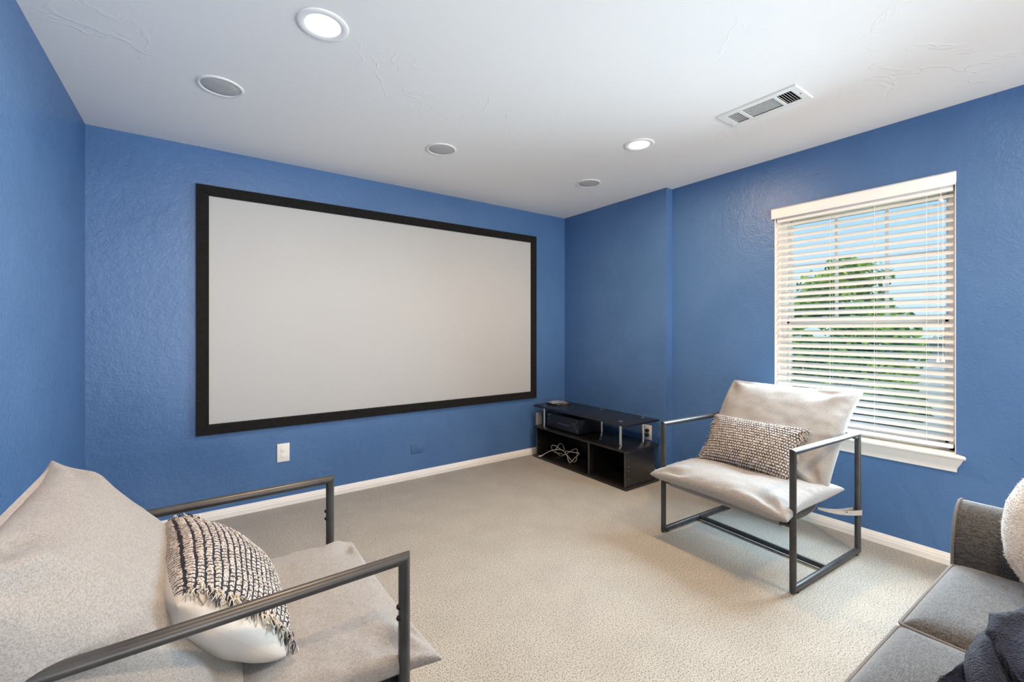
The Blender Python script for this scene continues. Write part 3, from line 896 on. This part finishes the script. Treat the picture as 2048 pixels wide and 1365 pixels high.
# ================================================================= cushions
def ease(t): return sin(pi/2*t)
def pillow_pt(u, w, Lx, Ly, T, bow=0.07, p=0.42, wr=0.012, seed=0, side=1, wave=None, split=0.5):
    """one point of a pillow lying in x-y, thickness along z; u, w in -1..1"""
    x = Lx/2*(u - bow*u*abs(u)**3*(1 - w*w))
    y = Ly/2*(w - bow*w*abs(w)**3*(1 - u*u))
    e = max(0.0, (1 - u*u)*(1 - w*w))
    t = T*(split if side > 0 else 1 - split)*e**p
    if e > 0:
        n1 = noise.fractal(Vector((x*3.2 + seed, y*3.2, side*2.7 + seed)), 0.7, 2.0, 4)
        t *= 1 + 0.10*n1
        cu, cw = (1 if u > 0 else -1), (1 if w > 0 else -1)
        du, dw = 1 - abs(u), 1 - abs(w)
        rr_ = sqrt(du*du + dw*dw) + 1e-6
        an = math.atan2(dw, du)
        fold = sin(7*an + seed*1.7 + cu*1.3 + cw*0.7)*exp(-((rr_ - 0.30)/0.26)**2)      # folds fanning out of the corners
        se = exp(-(min(du, dw)/0.16)**2)*(1 if min(du, dw) > 0.004 else 0)              # puckers running in from the seam
        puck = se*noise.noise(Vector((x*26 + seed, y*26, seed + side)))
        long_ = noise.noise(Vector((x*5 + seed*2, y*14, seed)))*exp(-(dw/0.5)**2)       # slack creases near the sides
        t += (wr*fold + 0.6*wr*puck + 0.45*wr*long_)*min(1, e*6)
    pt = (x, y, side*t)
    return wave(u, w, pt) if wave else pt
def pillow_rows(Lx, Ly, T, nu, nv, **k):
    return [[pillow_pt(ease(-1 + 2*i/nu), ease(-1 + 2*j/nv), Lx, Ly, T, **k) for j in range(nv + 1)] for i in range(nu + 1)]
def pillow_mb(M, **k):
    mb = MB()
    a = [[tuple(M @ Vector(p)) for p in r] for r in pillow_rows(side=1, **k)]
    c = [[tuple(M @ Vector(p)) for p in r] for r in pillow_rows(side=-1, **k)]
    mb.grid(a, flip=False); mb.grid(c, flip=True)
    return mb

# ================================================================= sling armchair
TR = 0.0150
FW, FD, FH = 0.373, 0.355, 0.672       # half width, half depth, tube centre height
def make_chair(loc, rz, label, seed, back_w=0.76, back_dy=0.0, droop=0.012, back_off=0.048, back_T=0.155):
    e = tag(empty('sling_armchair', loc, rz), label, 'armchair', 'two matching sling armchairs')
    z0 = TR + 0.006
    for s_ in (-1, 1):
        y = s_*FW
        A, B_, C, D_ = (FD, y, z0), (FD, y, FH), (-FD, y, FH), (-FD, y, z0)
        k = (0, 1, 0)
        m1, m2 = (1, 0, -1), (1, 0, 1)
        MB().seg(A, B_, TR, (1, 0, 1), (-1, 0, 1), e=k).build('leg', M_TUBE, e)
        MB().seg(B_, C, TR, (-1, 0, 1), (1, 0, 1), e=k).build('armrest', M_TUBE, e)
        MB().seg(C, D_, TR, (1, 0, 1), (-1, 0, 1), e=k).build('leg', M_TUBE, e)
        MB().seg(D_, A, TR, (-1, 0, 1), (1, 0, 1), e=k).build('floor_rail', M_TUBE, e)
        for x in (FD - 0.03, -FD + 0.03):
            f_ = MB(); f_.lathe([(0.012, 0.0), (0.012, 0.004), (0.010, 0.0095)], (x, y, 0), n=14); f_.build('glide', M_BOLT, e)
        for x in (FD, -FD):
            for zz in (FH - 0.125, FH - 0.155):
                f_ = MB(); f_.lathe([(0.0, -0.005), (0.004, -0.0048), (0.0068, -0.0015), (0.007, 0.002)], (x - TR - 0.0005, y, zz), 'X', 14); f_.build('bolt', M_BOLT, e)
        f_ = MB(); f_.rbox(-FD + 0.012, -FD + 0.050, y - 0.008, y + 0.008, FH - TR - 0.010, FH - TR + 0.002, 0.002); f_.build('bracket', M_TUBE, e)
    MB().seg((0.005, -FW, z0), (0.005, FW, z0), TR*0.92).build('crossbar', M_TUBE, e)
    SX, SZ = 0.352, 0.322
    MB().seg((SX, -FW + 0.006, SZ), (SX, FW - 0.006, SZ), TR*0.95).build('seat_tube', M_TUBE, e)
    MB().seg((-FD + 0.012, -FW, FH - 0.012), (-FD + 0.012, FW, FH - 0.012), TR*0.9).build('back_tube', M_TUBE, e)
    BT, BB_ = Vector((-0.408, 0, 0.868)), Vector((-0.005, 0, 0.330))
    MB().seg((BT.x, -0.33, BT.z), (BT.x, 0.33, BT.z), 0.011).build('top_tube', M_TUBE, e)
    for s_ in (-1, 1):
        MB().tube([(BT.x, s_*0.30, BT.z), (-0.375, s_*0.30, 0.76), (-FD + 0.008, s_*0.30, FH - 0.012)], 0.010, 12).build('back_stay', M_TUBE, e)
    # sling canvas: round the front tube, back under the cushion, up behind it
    prof = []
    for k in range(13):
        a = -0.5*pi + 1.25*pi*k/12 - 0.15
        prof.append((SX + (TR + 0.004)*cos(a), SZ + (TR + 0.004)*sin(a)))
    prof = prof[::-1]
    under = [(0.34, 0.300), (0.22, 0.294), (0.10, 0.296), (0.03, 0.308), (-0.005, 0.332), (-0.06, 0.402), (-0.17, 0.548), (-0.28, 0.695), (BT.x - 0.012, BT.z), (BT.x - 0.006, BT.z + 0.013), (BT.x + 0.008, BT.z + 0.010)]
    line = prof + under
    sl = MB()
    wid = 0.318
    top = [[(x, y, z) for x, z in line] for y in [-wid + 2*wid*i/16 for i in range(17)]]
    off = []
    for i, (x, z) in enumerate(line):
        xa, za = line[max(0, i-1)]; xb, zb = line[min(len(line)-1, i+1)]
        tx, tz = xb - xa, zb - za
        q = sqrt(tx*tx + tz*tz) or 1
        off.append((x - tz/q*0.0025, z + tx/q*0.0025))
    bot = [[(x, r[0][1], z) for x, z in off] for r in top]
    sl.grid(top); sl.grid(bot, flip=True)
    n = len(line)
    for r0, r1, fl in ((top[0], bot[0], True), (top[-1], bot[-1], False)):
        sl.grid([r0, r1], flip=fl)
    sl.build('sling', M_SLING, e, weld=1e-5)
    # straps from the fold of the sling back to the rear legs
    for s_ in (-1, 1):
        st = MB()
        p0, p1 = Vector((0.015, s_*0.33, 0.318)), Vector((-FD - 0.006, s_*(FW), 0.232))
        def band(a, b_, w0, w1, nrm):
            rows_ = []
            for i in range(9):
                t = i/8
                c_ = a.lerp(b_, t); w_r = w0 + (w1 - w0)*t
                sg = Vector((0, 0, -0.012*sin(pi*t)))
                rows_.append([c_ + sg + Vector((0, 0, w_r/2)), c_ + sg - Vector((0, 0, w_r/2))])
            st.grid([[tuple(p + nrm*0.0015) for p in r] for r in rows_]); st.grid([[tuple(p - nrm*0.0015) for p in r] for r in rows_], flip=True)
        o_ = Vector((0, s_*1.0, 0))
        band(p0 + o_*0.0, Vector((-FD, s_*(FW + TR + 0.004), 0.235)), 0.012, 0.030, o_)
        band(p0 - o_*0.004, Vector((-FD, s_*(FW - TR - 0.004), 0.240)), 0.012, 0.028, o_)
        pts_ = [(-FD + (TR + 0.004)*sin(a), s_*(FW + (TR + 0.004)*cos(a)), 0) for a in [-pi*k/10 for k in range(11)]]
        st.grid([[(x, y, 0.235 + 0.015 - 0.001*i), (x, y, 0.235 - 0.015)] for i, (x, y, _) in enumerate(pts_)])
        st.build('strap', M_SLING, e, angle=60)
        bt = MB(); bt.lathe([(0.0, 0.004), (0.003, 0.0035), (0.0045, 0.0)], (-0.20, s_*(FW + 0.006), 0.268), 'Y', 10); bt.build('strap_button', M_BOLT, e)
    lb = MB(); lb.box(-0.020, 0.012, 0.3225, 0.3235, 0.352, 0.374)
    Mx = Matrix.Translation((-0.03, 0.325, 0.352)) @ Matrix.Rotation(radians(-35), 4, 'Y')
    lb = MB(); lb.rbox(-0.012, 0.012, -0.0008, 0.0008, -0.010, 0.010, 0.0004, 1, M=Mx); lb.build('care_label', M_GLUE, e)
    # seat cushion: nose over the front tube, flat pinched corners
    def seat_shape(u, w, p):
        x, y, z = p
        # belly hangs over the sling, nose drops a little
        z += -0.010*max(0, u)**3 + 0.006*(1 - w*w)*max(0, u) + 0.022*max(0, -u)**2 + 0.012*(w*w)**4
        z -= 0.010*exp(-((u + 0.15)**2 + w*w)/0.35)
        return (x, y, z)
    Ms = Matrix.Translation((0.160, 0, 0.370)) @ Matrix.Rotation(radians(0.5), 4, 'Y')
    sc_ = pillow_mb(Ms, Lx=0.585, Ly=0.790, T=0.122, nu=72, nv=80, bow=0.075, p=0.30, wr=0.016, seed=seed, wave=seat_shape, split=0.74)
    sc_.build('seat_cushion', M_LINEN, e, angle=0, weld=1e-5)
    # back cushion leaning on the sling
    d = (BT - BB_).normalized()
    nrm = Vector((d.z, 0, -d.x))          # faces forward and up
    cen = (BB_ + BT)*0.5 + nrm*back_off + d*0.030 + Vector((0, back_dy, 0))
    Mb = Matrix(((d.x, 0, nrm.x, cen.x), (0, 1, 0, cen.y), (d.z, 0, nrm.z, cen.z), (0, 0, 0, 1)))
    def back_shape(u, w, p):
        x, y, z = p
        z += -0.034*max(0, u)**3 + 0.012*(1 - w*w)*max(0, -u) - droop*w**6*(1 - max(0, u)**2)
        y *= 1 - 0.035*max(0, -u)
        return (x, y, z)
    bc = pillow_mb(Mb, Lx=0.660, Ly=back_w, T=back_T, nu=72, nv=80, bow=0.055, p=0.38, wr=0.017, seed=seed + 3.3, wave=back_shape, split=0.6)
    bc.build('back_cushion', M_LINEN, e, angle=0, weld=1e-5)
    return e
CH_R = make_chair((2.665, 1.272, 0), radians(176.5), 'linen sling armchair with black tube frame standing in front of the window', 1.0)
CH_L = make_chair((0.072, 1.462, 0), radians(1.0), 'linen sling armchair with black tube frame against the left wall, nearest the camera', 5.0, back_w=0.81, back_dy=-0.004, droop=0.10, back_off=0.030, back_T=0.125)
CH_L.scale = (1, 1, 0.975)

# ================================================================= woven lumbar pillows
def lumbar(loc, rz, lean, label, seed, yaw=0.0, T=0.15, over=1.0):
    """chair-local frame: width along y, height along the lean, front faces +x and up"""
    e = tag(empty('lumbar_pillow', loc, rz), label, 'pillow', 'basket-weave lumbar pillows')
    W, H = 0.535, 0.335
    up = Vector((-sin(lean), 0, cos(lean)))
    nr = Vector((cos(lean), 0, sin(lean)))
    M = Matrix.Rotation(yaw, 4, 'Z') @ Matrix(((up.x, 0, nr.x, 0), (0, 1, 0, 0), (up.z, 0, nr.z, 0), (0, 0, 0, 1)))
    kw = dict(Lx=H, Ly=W*over, T=T, bow=0.085 if over == 1 else 0.0, p=0.46, wr=0.003, seed=seed,
              wave=None if over == 1 else (lambda u, w, p: (p[0]*sqrt(1 - 0.20*w**4), p[1]*sqrt(1 - 0.20*u**4), p[2])))
    NU, NV = 120, 150
    rows_ = []
    for i in range(NU + 1):
        u = ease(-1 + 2*i/NU)
        uu = (u + 1)/2
        ro = []
        for j in range(NV + 1):
            wl = ease(-1 + 2*j/NV) if over == 1 else -1 + 2*j/NV
            vv = (wl + 1)/2
            p = pillow_pt(u, wl/over, side=1, **kw)
            edge = min(1, 18*min(i/NU, 1 - i/NU, j/NV, 1 - j/NV))
            h = 0.0042*abs(cos(pi*(uu*ROWS)))**0.6
            odd = floor(uu*ROWS + 0.5) % 2
            h *= 0.75 + 0.25*abs(cos(pi*(vv*COLS + 0.5*odd)))
            h += 0.0015*noise.noise(Vector((p[0]*160, p[1]*160, seed)))
            ro.append(tuple(M @ Vector((p[0], p[1], p[2] + h*edge + (0.003 if over > 1 else 0)))))
        rows_.append(ro)
    f_ = MB(); f_.grid(rows_, uv=lambda a, c: ((ease(-1 + 2*c) + 1)/2 if over == 1 else c, (ease(-1 + 2*a) + 1)/2))
    f_.build('woven_front', M_KNIT, e, angle=0)
    k2 = dict(kw); k2.update(wr=0.006)
    bk_ = MB(); bk_.grid([[tuple(M @ Vector(p)) for p in r] for r in pillow_rows(nu=40, nv=60, side=-1, **k2)], flip=True)
    if over > 1:          # the cream cover goes on past the ends of the woven panel
        bk_.grid([[tuple(M @ Vector(p)) for p in r] for r in pillow_rows(nu=60, nv=80, side=1, **kw)])
    bk_.build('cream_back', M_CREAM, e, angle=0)
    # fringe of loose yarn ends along both short sides
    rg = random.Random(int(seed*10))
    for s_ in (-1, 1):
        fr = MB()
        for k in range(170):
            t = rg.uniform(-0.99, 0.99)
            x, y, zq = pillow_pt(t, s_*0.999/over, side=1, **kw)
            zoff = zq + rg.uniform(-0.002, 0.008)
            ln = rg.uniform(0.022, 0.050)
            dirx = rg.uniform(-0.55, 0.35); drop = rg.uniform(0.15, 0.9)
            p = Vector((x, y - s_*rg.uniform(0, 0.018), zoff + 0.004))
            path = []
            for q in range(5):
                g = q/4
                wv = Vector((dirx*g*ln + 0.004*sin(5*g + k), s_*ln*g*(1 - 0.35*g), 0.003*sin(4*g + k*1.3) + (0.004 if over > 1 else 0)))
                P_ = M @ (p + wv)
                P_ -= (nr*(0.55 if over > 1 else 0) + Vector((0, 0, 0.45 if over > 1 else 1.0)))*drop*ln*g*g*0.8
                path.append(P_)
            mi = 0 if rg.random() < 0.62 else (1 if rg.random() < 0.5 else 2)
            fr.tube(path, [0.0016, 0.0017, 0.0016, 0.0014, 0.0008], 5, mat=mi)
        fo = fr.build('fringe', [M_YARN_CREAM, M_YARN_TAN, M_YARN_NAVY], e, angle=0)
        fo['kind'] = 'stuff'
    return e
def chair_pt(ch, p):
    m = Matrix.Translation(ch.location) @ Matrix.Rotation(ch.rotation_euler.z, 4, 'Z')
    return m @ Vector(p)
LEAN = radians(36)
lumbar(chair_pt(CH_R, (0.000, -0.035, 0.562)), CH_R.rotation_euler.z, LEAN, 'basket-weave lumbar pillow on the armchair in front of the window', 2.0, yaw=radians(2), T=0.17)
lumbar(chair_pt(CH_L, (-0.030, 0.0, 0.552)), CH_L.rotation_euler.z, radians(45.5), 'basket-weave lumbar pillow with frayed cream fringe on the near left armchair', 6.0, yaw=radians(4), T=0.20, over=1.12)

# ================================================================= sofa
sofa = tag(empty('sofa', (1.285, 0.0, 0), radians(-1.6)), 'grey tweed three-seat sofa with flared arm at the lower right', 'sofa')
SEAT = 0.464
b = MB(); b.rbox(-0.98, 0.98, -0.52, 0.36, 0.09, 0.285, 0.02, 3); b.build('base', M_SOFA, sofa)
for x in (-0.9, 0.9):
    for y in (-0.46, 0.30):
        l_ = MB(); l_.lathe([(0.018, 0.0), (0.028, 0.09)], (x, y, 0), n=16); l_.build('leg', M_BLACKP, sofa)
def rr_path(x0, x1, y0, y1, z, r, n=6):
    pts_ = []
    for cx, cy, a0 in ((x1 - r, y1 - r, 0), (x0 + r, y1 - r, pi/2), (x0 + r, y0 + r, pi), (x1 - r, y0 + r, 1.5*pi)):
        for k in range(n + 1):
            a = a0 + pi/2*k/n
            pts_.append((cx + r*cos(a), cy + r*sin(a), z))
    return pts_
def box_cushion(name, x0, x1, y0, y1, z0, z1, crown, seed, parent):
    """upholstered box cushion with crowned top, plus piping round both seams"""
    mb = MB()
    nx, ny = 36, 40
    hx, hy = (x1 - x0)/2, (y1 - y0)/2
    def pt(u, w, top):
        # rounded plan
        x, y = u*hx, w*hy
        e = (1 - abs(u)**8)*(1 - abs(w)**8)
        k = max(0.0, (1 - u*u)*(1 - w*w))
        n1 = noise.fractal(Vector((x*5 + seed, y*5, seed)), 0.6, 2.0, 3)
        z = (z1 + crown*k**0.45 + 0.004*n1*k**0.3) if top else z0
        if top:      # roll the shoulders down at the edge
            dd = min((1 - abs(u))*hx, (1 - abs(w))*hy)
            z -= 0.022*exp(-(dd/0.022)**1.2)
        return ((x0 + x1)/2 + x, (y0 + y1)/2 + y, z)
    U = [ease(-1 + 2*i/nx) for i in range(nx + 1)]; W_ = [ease(-1 + 2*j/ny) for j in range(ny + 1)]
    top = [[pt(u, w, True) for w in W_] for u in U]
    mb.grid(top)
    bot = [[(p[0], p[1], z0) for p in r] for r in top]
    mb.grid(bot, flip=True)
    def wall(edge):
        rows_ = []
        for k in range(6):
            t = k/5
            rows_.append([])
            for p in edge:
                cx, cy = (x0 + x1)/2, (y0 + y1)/2
                bul = 0.010*sin(pi*t)
                nx_ = (1 if p[0] > cx else -1) if abs(abs(p[0] - cx) - hx) < 1e-4 else 0
                ny_ = (1 if p[1] > cy else -1) if abs(abs(p[1] - cy) - hy) < 1e-4 else 0
                if nx_ and ny_: bul *= 0.4
                rows_[-1].append((p[0] + nx_*bul, p[1] + ny_*bul, p[2] + (z0 - p[2])*t))
        return rows_
    mb.grid(wall(top[0]), flip=True); mb.grid(wall(top[-1]))
    mb.grid(wall([r[0] for r in top])); mb.grid(wall([r[-1] for r in top]), flip=True)
    o = mb.build(name, M_SOFA, parent, angle=50, weld=1e-4)
    pp = MB()
    pp.tube(rr_path(x0 - 0.001, x1 + 0.001, y0 - 0.001, y1 + 0.002, z1 - 0.020, 0.012), 0.0042, 8, closed=True)
    pp.tube(rr_path(x0 - 0.001, x1 + 0.001, y0 - 0.001, y1 + 0.002, z0 + 0.006, 0.012), 0.0042, 8, closed=True)
    pp.build('piping', M_PIPING, o)
    return o
cw_ = 0.550
x_in = 0.818                                  # inner face of the right arm, local
for k in range(3):
    xa = x_in - 0.004 - (k + 1)*cw_ + 0.006
    box_cushion('seat_cushion', xa, xa + cw_ - 0.010, -0.20, 0.372, 0.287, SEAT - 0.004*k, 0.018, 3.0*k + 1, sofa)
for k in range(3):
    xa = x_in - 0.004 - (k + 1)*cw_ + 0.006
    c = MB(); c.rbox(xa, xa + cw_ - 0.010, -0.385, -0.185, SEAT + 0.012, 0.84, 0.06, 5); c.build('back_cushion', M_SOFA, sofa)
b = MB(); b.rbox(-0.98, 0.98, -0.56, -0.36, 0.10, 0.80, 0.05, 4); b.build('back', M_SOFA, sofa)
# flared arms
AP = [(0.0, 0.10), (0.0, 0.44), (0.003, 0.50), (0.010, 0.535), (0.024, 0.575), (0.044, 0.608), (0.070, 0.631), (0.100, 0.643), (0.130, 0.640), (0.150, 0.622), (0.158, 0.595), (0.150, 0.555), (0.130, 0.49), (0.125, 0.10)]
for s_ in (1, -1):
    mb = MB()
    ys = [0.376, 0.366, 0.2, 0.0, -0.2, -0.4, -0.55]
    xo = x_in if s_ > 0 else x_in - 3*cw_
    rows_ = []
    for q, y in enumerate(ys):
        rows_.append([(xo + s_*x, y, z) for x, z in AP])
    mb.grid(rows_, flip=(s_ < 0))
    mb.add([p for p in rows_[0]], [tuple(range(len(AP))) if s_ < 0 else tuple(reversed(range(len(AP))))], 0, False)
    mb.add([p for p in rows_[-1]], [tuple(range(len(AP))) if s_ > 0 else tuple(reversed(range(len(AP))))], 0, False)
    ao = mb.build('arm', M_SOFA, sofa, angle=40)
    pp = MB(); pp.tube([(xo + s_*x - s_*0.001, 0.376, z) for x, z in AP[1:-1]], 0.0045, 8); pp.build('piping', M_PIPING, ao)

# white plush pillow in the sofa corner
fp_ = tag(empty('plush_pillow', (1.960, 0.022, 0.676), radians(58)), 'white plush throw pillow leaning in the corner of the grey sofa', 'pillow')
lean = radians(14)
M_ = Matrix.Rotation(lean, 4, 'X') @ Matrix.Rotation(radians(90), 4, 'X') @ Matrix.Rotation(radians(8), 4, 'Z')
pm = pillow_mb(M_, Lx=0.46, Ly=0.46, T=0.24, nu=56, nv=56, bow=0.0, p=0.50, wr=0.004, seed=8.0, wave=lambda u, w, p: (p[0]*sqrt(1 - 0.42*w*w), p[1]*sqrt(1 - 0.42*u*u), p[2]))
body = pm.build('pillow_body', M_FUR, fp_, angle=0, weld=1e-5)
fur = MB()
rg = random.Random(11)
me = body.data
polys = list(me.polygons)
for k in range(9000):
    pl = polys[rg.randrange(len(polys))]
    c_ = pl.center + Vector((rg.uniform(-1, 1), rg.uniform(-1, 1), rg.uniform(-1, 1)))*0.004
    d_ = (pl.normal + Vector((rg.uniform(-1, 1), rg.uniform(-1, 1), rg.uniform(-1.3, 0.6)))*0.7).normalized()
    sd = d_.cross(Vector((rg.uniform(-1, 1), rg.uniform(-1, 1), rg.uniform(-1, 1)))).normalized()*0.0012
    ln = rg.uniform(0.006, 0.013)
    fur.add([c_ - sd, c_ + sd, c_ + d_*ln], [(0, 1, 2)], 0, True)
fo = fur.build('fur', M_FUR, fp_, angle=0); fo['kind'] = 'stuff'

# navy plush throw heaped on the seat
bl = tag(empty('throw_blanket', (1.450, 0.010, 0.464), radians(0)), 'dark navy plush throw blanket heaped on the grey sofa', 'blanket')
def tongue(mb, path, w0, w1, thick, seed, n=40, m=28):
    """one thick fold of cloth: flattened tube swept along a path with rippled skin"""
    P = [Vector(p) for p in path]
    rows_ = []
    for i in range(n + 1):
        t = i/n*(len(P) - 1)
        k = min(int(t), len(P) - 2); f_ = t - k
        p_1, p0_, p1_, p2_ = P[max(k-1, 0)], P[k], P[k+1], P[min(k+2, len(P)-1)]
        c_ = 0.5*((2*p0_) + (p1_ - p_1)*f_ + (2*p_1 - 5*p0_ + 4*p1_ - p2_)*f_*f_ + (3*p0_ - p_1 - 3*p1_ + p2_)*f_**3)
        tg = (p1_ - p0_).normalized()
        sd = tg.cross(Vector((0, 0, 1))).normalized()
        up = sd.cross(tg)
        g = i/n
        w_r = w0 + (w1 - w0)*g
        endf = sqrt(max(0, 1 - max(0, (g - 0.88)/0.12)**2))*sqrt(max(0.0, 1 - max(0, (0.10 - g)/0.10)**2))
        r_ = []
        for j in range(m + 1):
            a = 2*pi*j/m
            cc, ss = cos(a), sin(a)
            rx = w_r*(abs(cc)**0.8)*(1 if cc > 0 else -1)
            rz_ = thick*(abs(ss)**0.7)*(1 if ss > 0 else -1)
            nn = noise.fractal(Vector((c_.x*6 + cc*1.1 + seed, c_.y*6 + ss*0.9, seed + g*4)), 0.6, 2.1, 4)
            fold = 0.010*sin(3*a + 5*g + seed)
            k2 = 1 + 0.22*nn
            r_.append(tuple(c_ + (sd*rx + up*(rz_ + fold*(1 if ss > 0 else 0.2)))*k2*max(0.02, endf)))
        rows_.append(r_)
    mb.grid(rows_, flip=True)
heap = MB()
rows_ = []
for i in range(71):
    x = -0.42 + 0.62*i/70
    r_ = []
    for j in range(61):
        y = -0.30 + 0.50*j/60
        wx = x + 0.05*noise.noise(Vector((x*5, y*5, 1.0))); wy = y + 0.05*noise.noise(Vector((x*5, y*5, 7.0)))
        rad = sqrt(((x + 0.12)/0.30)**2 + ((y + 0.06)/0.25)**2) + 0.13*noise.noise(Vector((x*4.5, y*4.5, 3.3)))
        mk = max(0.0, 1 - max(0.0, rad)**2.2)
        rid = 1 - abs(noise.noise(Vector((wx*7.5 + 3, wy*5.5 - 1.2*wx, 0.4))))*2.0
        rid2 = 1 - abs(noise.noise(Vector((wx*15 + 9, wy*11 + 2*wx, 2.4))))*2.0
        h = mk**0.45*(0.045 + 0.050*rid + 0.016*rid2) if mk > 0 else -0.03
        r_.append((x, y, h))
    rows_.append(r_)
heap.grid(rows_, flip=True)
tongue(heap, [(-0.34, 0.175, 0.010), (-0.24, 0.185, 0.030), (-0.13, 0.150, 0.060), (-0.02, 0.08, 0.080)], 0.038, 0.05, 0.022, 9.0)
tongue(heap, [(-0.27, 0.110, 0.050), (-0.15, 0.150, 0.085), (-0.03, 0.145, 0.105), (0.09, 0.08, 0.100), (0.17, -0.02, 0.08)], 0.034, 0.050, 0.026, 1.0)
tongue(heap, [(-0.16, 0.075, 0.100), (-0.05, 0.115, 0.130), (0.05, 0.075, 0.130), (0.10, -0.06, 0.11)], 0.045, 0.060, 0.024, 4.0)
tongue(heap, [(0.08, 0.150, 0.040), (0.18, 0.135, 0.060), (0.28, 0.070, 0.065), (0.34, -0.05, 0.05)], 0.036, 0.05, 0.028, 7.0)
tongue(heap, [(-0.36, 0.10, 0.02), (-0.26, 0.03, 0.07), (-0.15, -0.05, 0.09), (-0.02, -0.10, 0.09)], 0.040, 0.06, 0.028, 12.0)
heap.build('folds', M_NAVY, bl, angle=0)

# ================================================================= outdoors, seen through the blind
GZ = -3.0
b = MB(); b.box(3.45, 150, -90, 110, GZ - 0.2, GZ); tag(b.build('lawn', M_GRASS), 'green lawn and fields stretching to the horizon outside', 'ground', kind='structure')
def leaf_cloud(mb, blobs, n, size, rg):
    for k in range(n):
        c_, r_ = rg.choice(blobs)
        d_ = Vector((rg.gauss(0, 1), rg.gauss(0, 1), rg.gauss(0, 1))).normalized()
        p = Vector(c_) + d_*r_*(rg.random()**0.33)
        a = Vector((rg.gauss(0, 1), rg.gauss(0, 1), rg.gauss(0, 0.6))).normalized()
        t = a.cross(Vector((rg.gauss(0, 1), rg.gauss(0, 1), rg.gauss(0, 1)))).normalized()
        s_ = size*rg.uniform(0.6, 1.3)
        mb.add([p - a*s_, p + t*s_*0.45, p + a*s_, p - t*s_*0.45], [(0, 1, 2, 3)], 0, False)
def tree(name, loc, label, trunk_h, blobs, n, size, m, seed, cat='tree'):
    rg = random.Random(seed)
    e = tag(empty(name, loc), label, cat)
    tk = MB()
    top = max(c_[2] for c_, r_ in blobs)
    tk.tube([(0, 0, 0), (0.04, 0.02, trunk_h*0.5), (0.0, 0.0, trunk_h), (0.03, -0.02, top)], [0.14, 0.11, 0.08, 0.02], 10)
    for c_, r_ in blobs[:9]:
        tk.tube([(0, 0, trunk_h*0.8), tuple(Vector((0, 0, trunk_h)).lerp(Vector(c_), 0.5) + Vector((0, 0, 0.1))), c_], [0.05, 0.03, 0.01], 6)
    tk.build('trunk', M_BARK, e)
    cr = MB(); leaf_cloud(cr, blobs, n, size, rg)
    o = cr.build('crown', m, e, angle=0); o['kind'] = 'stuff'
    return e
rg = random.Random(3)
blobs = []
for k in range(34):
    h = rg.uniform(0, 1)
    rad = 1.02*sqrt(max(0.03, 1 - (h*1.55 - 0.55)**2))
    a = rg.uniform(0, 2*pi)
    blobs.append(((rad*0.80*cos(a), rad*0.80*sin(a), 3.2 + 2.15*h), rg.uniform(0.18, 0.36)))
for k in range(8):
    blobs.append(((rg.uniform(-0.4, 0.4), rg.uniform(-0.4, 0.4), rg.uniform(3.3, 5.0)), rg.uniform(0.35, 0.55)))
blobs.append(((0.05, 0.1, 5.40), 0.28))
tree('maple_tree', (10.0, 3.10, GZ), 'bright green leafy tree standing outside the window', 3.4, blobs, 9000, 0.070, M_LEAF, 5)
def bush(loc, r, h, n, label, seed, m=M_LEAF2):
    rg = random.Random(seed)
    bl_ = [((rg.uniform(-r, r)*0.7, rg.uniform(-r, r)*0.7, h*rg.uniform(0.35, 0.78)), r*rg.uniform(0.35, 0.6)) for _ in range(10)]
    return tree('shade_tree', loc, label, h*0.4, bl_, n, 0.13, m, seed)
bush((12.5, 4.75, GZ), 1.1, 4.5, 4500, 'dark green tree at the left edge of the window view', 21)
bush((15.0, 4.5, GZ), 1.1, 4.2, 4500, 'dark green low tree behind the bright maple outside', 22)
bush((12.4, 2.95, GZ), 0.6, 4.0, 4500, 'low green tree between the maple and the pale house', 23)
bush((60, 14.2, GZ), 2.6, 4.5, 1500, 'distant pale green tree next to the maple crown', 30, M_LEAF)
bush((64, 10.5, GZ), 2.6, 4.5, 1500, 'distant pale green tree above the pale house roof', 31, M_LEAF)
def house(name, loc, rz, w, d, h, roof, mwall, label):
    e = tag(empty(name, loc, rz), label, 'house')
    b_ = MB(); b_.box(-w/2, w/2, -d/2, d/2, 0, h); b_.build('wall', mwall, e)
    nb = int(h/0.2)
    sd = MB()
    for k in range(nb):
        z = 0.2*k + 0.02
        sd.box(-w/2 - 0.02, -w/2, -d/2, d/2, z, z + 0.15)
    sd.build('siding', mwall, e)
    r_ = MB(); o_ = 0.35
    r_.add([(-w/2 - o_, -d/2 - o_, h), (w/2 + o_, -d/2 - o_, h), (w/2 + o_, d/2 + o_, h), (-w/2 - o_, d/2 + o_, h), (0, -d/2*0.35, h + roof), (0, d/2*0.35, h + roof)],
           [(0, 1, 4), (1, 2, 5, 4), (2, 3, 5), (3, 0, 4, 5), (3, 2, 1, 0)], 0, False)
    r_.build('roof', M_ROOF, e)
    for y in (-d*0.30, -d*0.05):
        f_ = MB(); f_.box(-w/2 - 0.05, -w/2 + 0.02, y - 0.55, y + 0.55, h*0.45, h*0.82); fo_ = f_.build('window', M_VINYL, e)
        g_ = MB(); g_.box(-w/2 - 0.06, -w/2 - 0.05, y - 0.47, y + 0.47, h*0.47, h*0.80); g_.build('pane', M_DARKGLASS, fo_)
    return e
house('neighbour_house', (20.2, 1.1, GZ), radians(0), 7.0, 6.2, 3.85, 0.35, M_SIDING, 'pale neighbouring house with a dark roof seen through the lower blind')
house('tan_house', (25.0, 9.2, GZ), radians(8), 6.0, 5.0, 3.1, 0.7, M_TAN, 'tan house half hidden by trees at the lower left of the window')
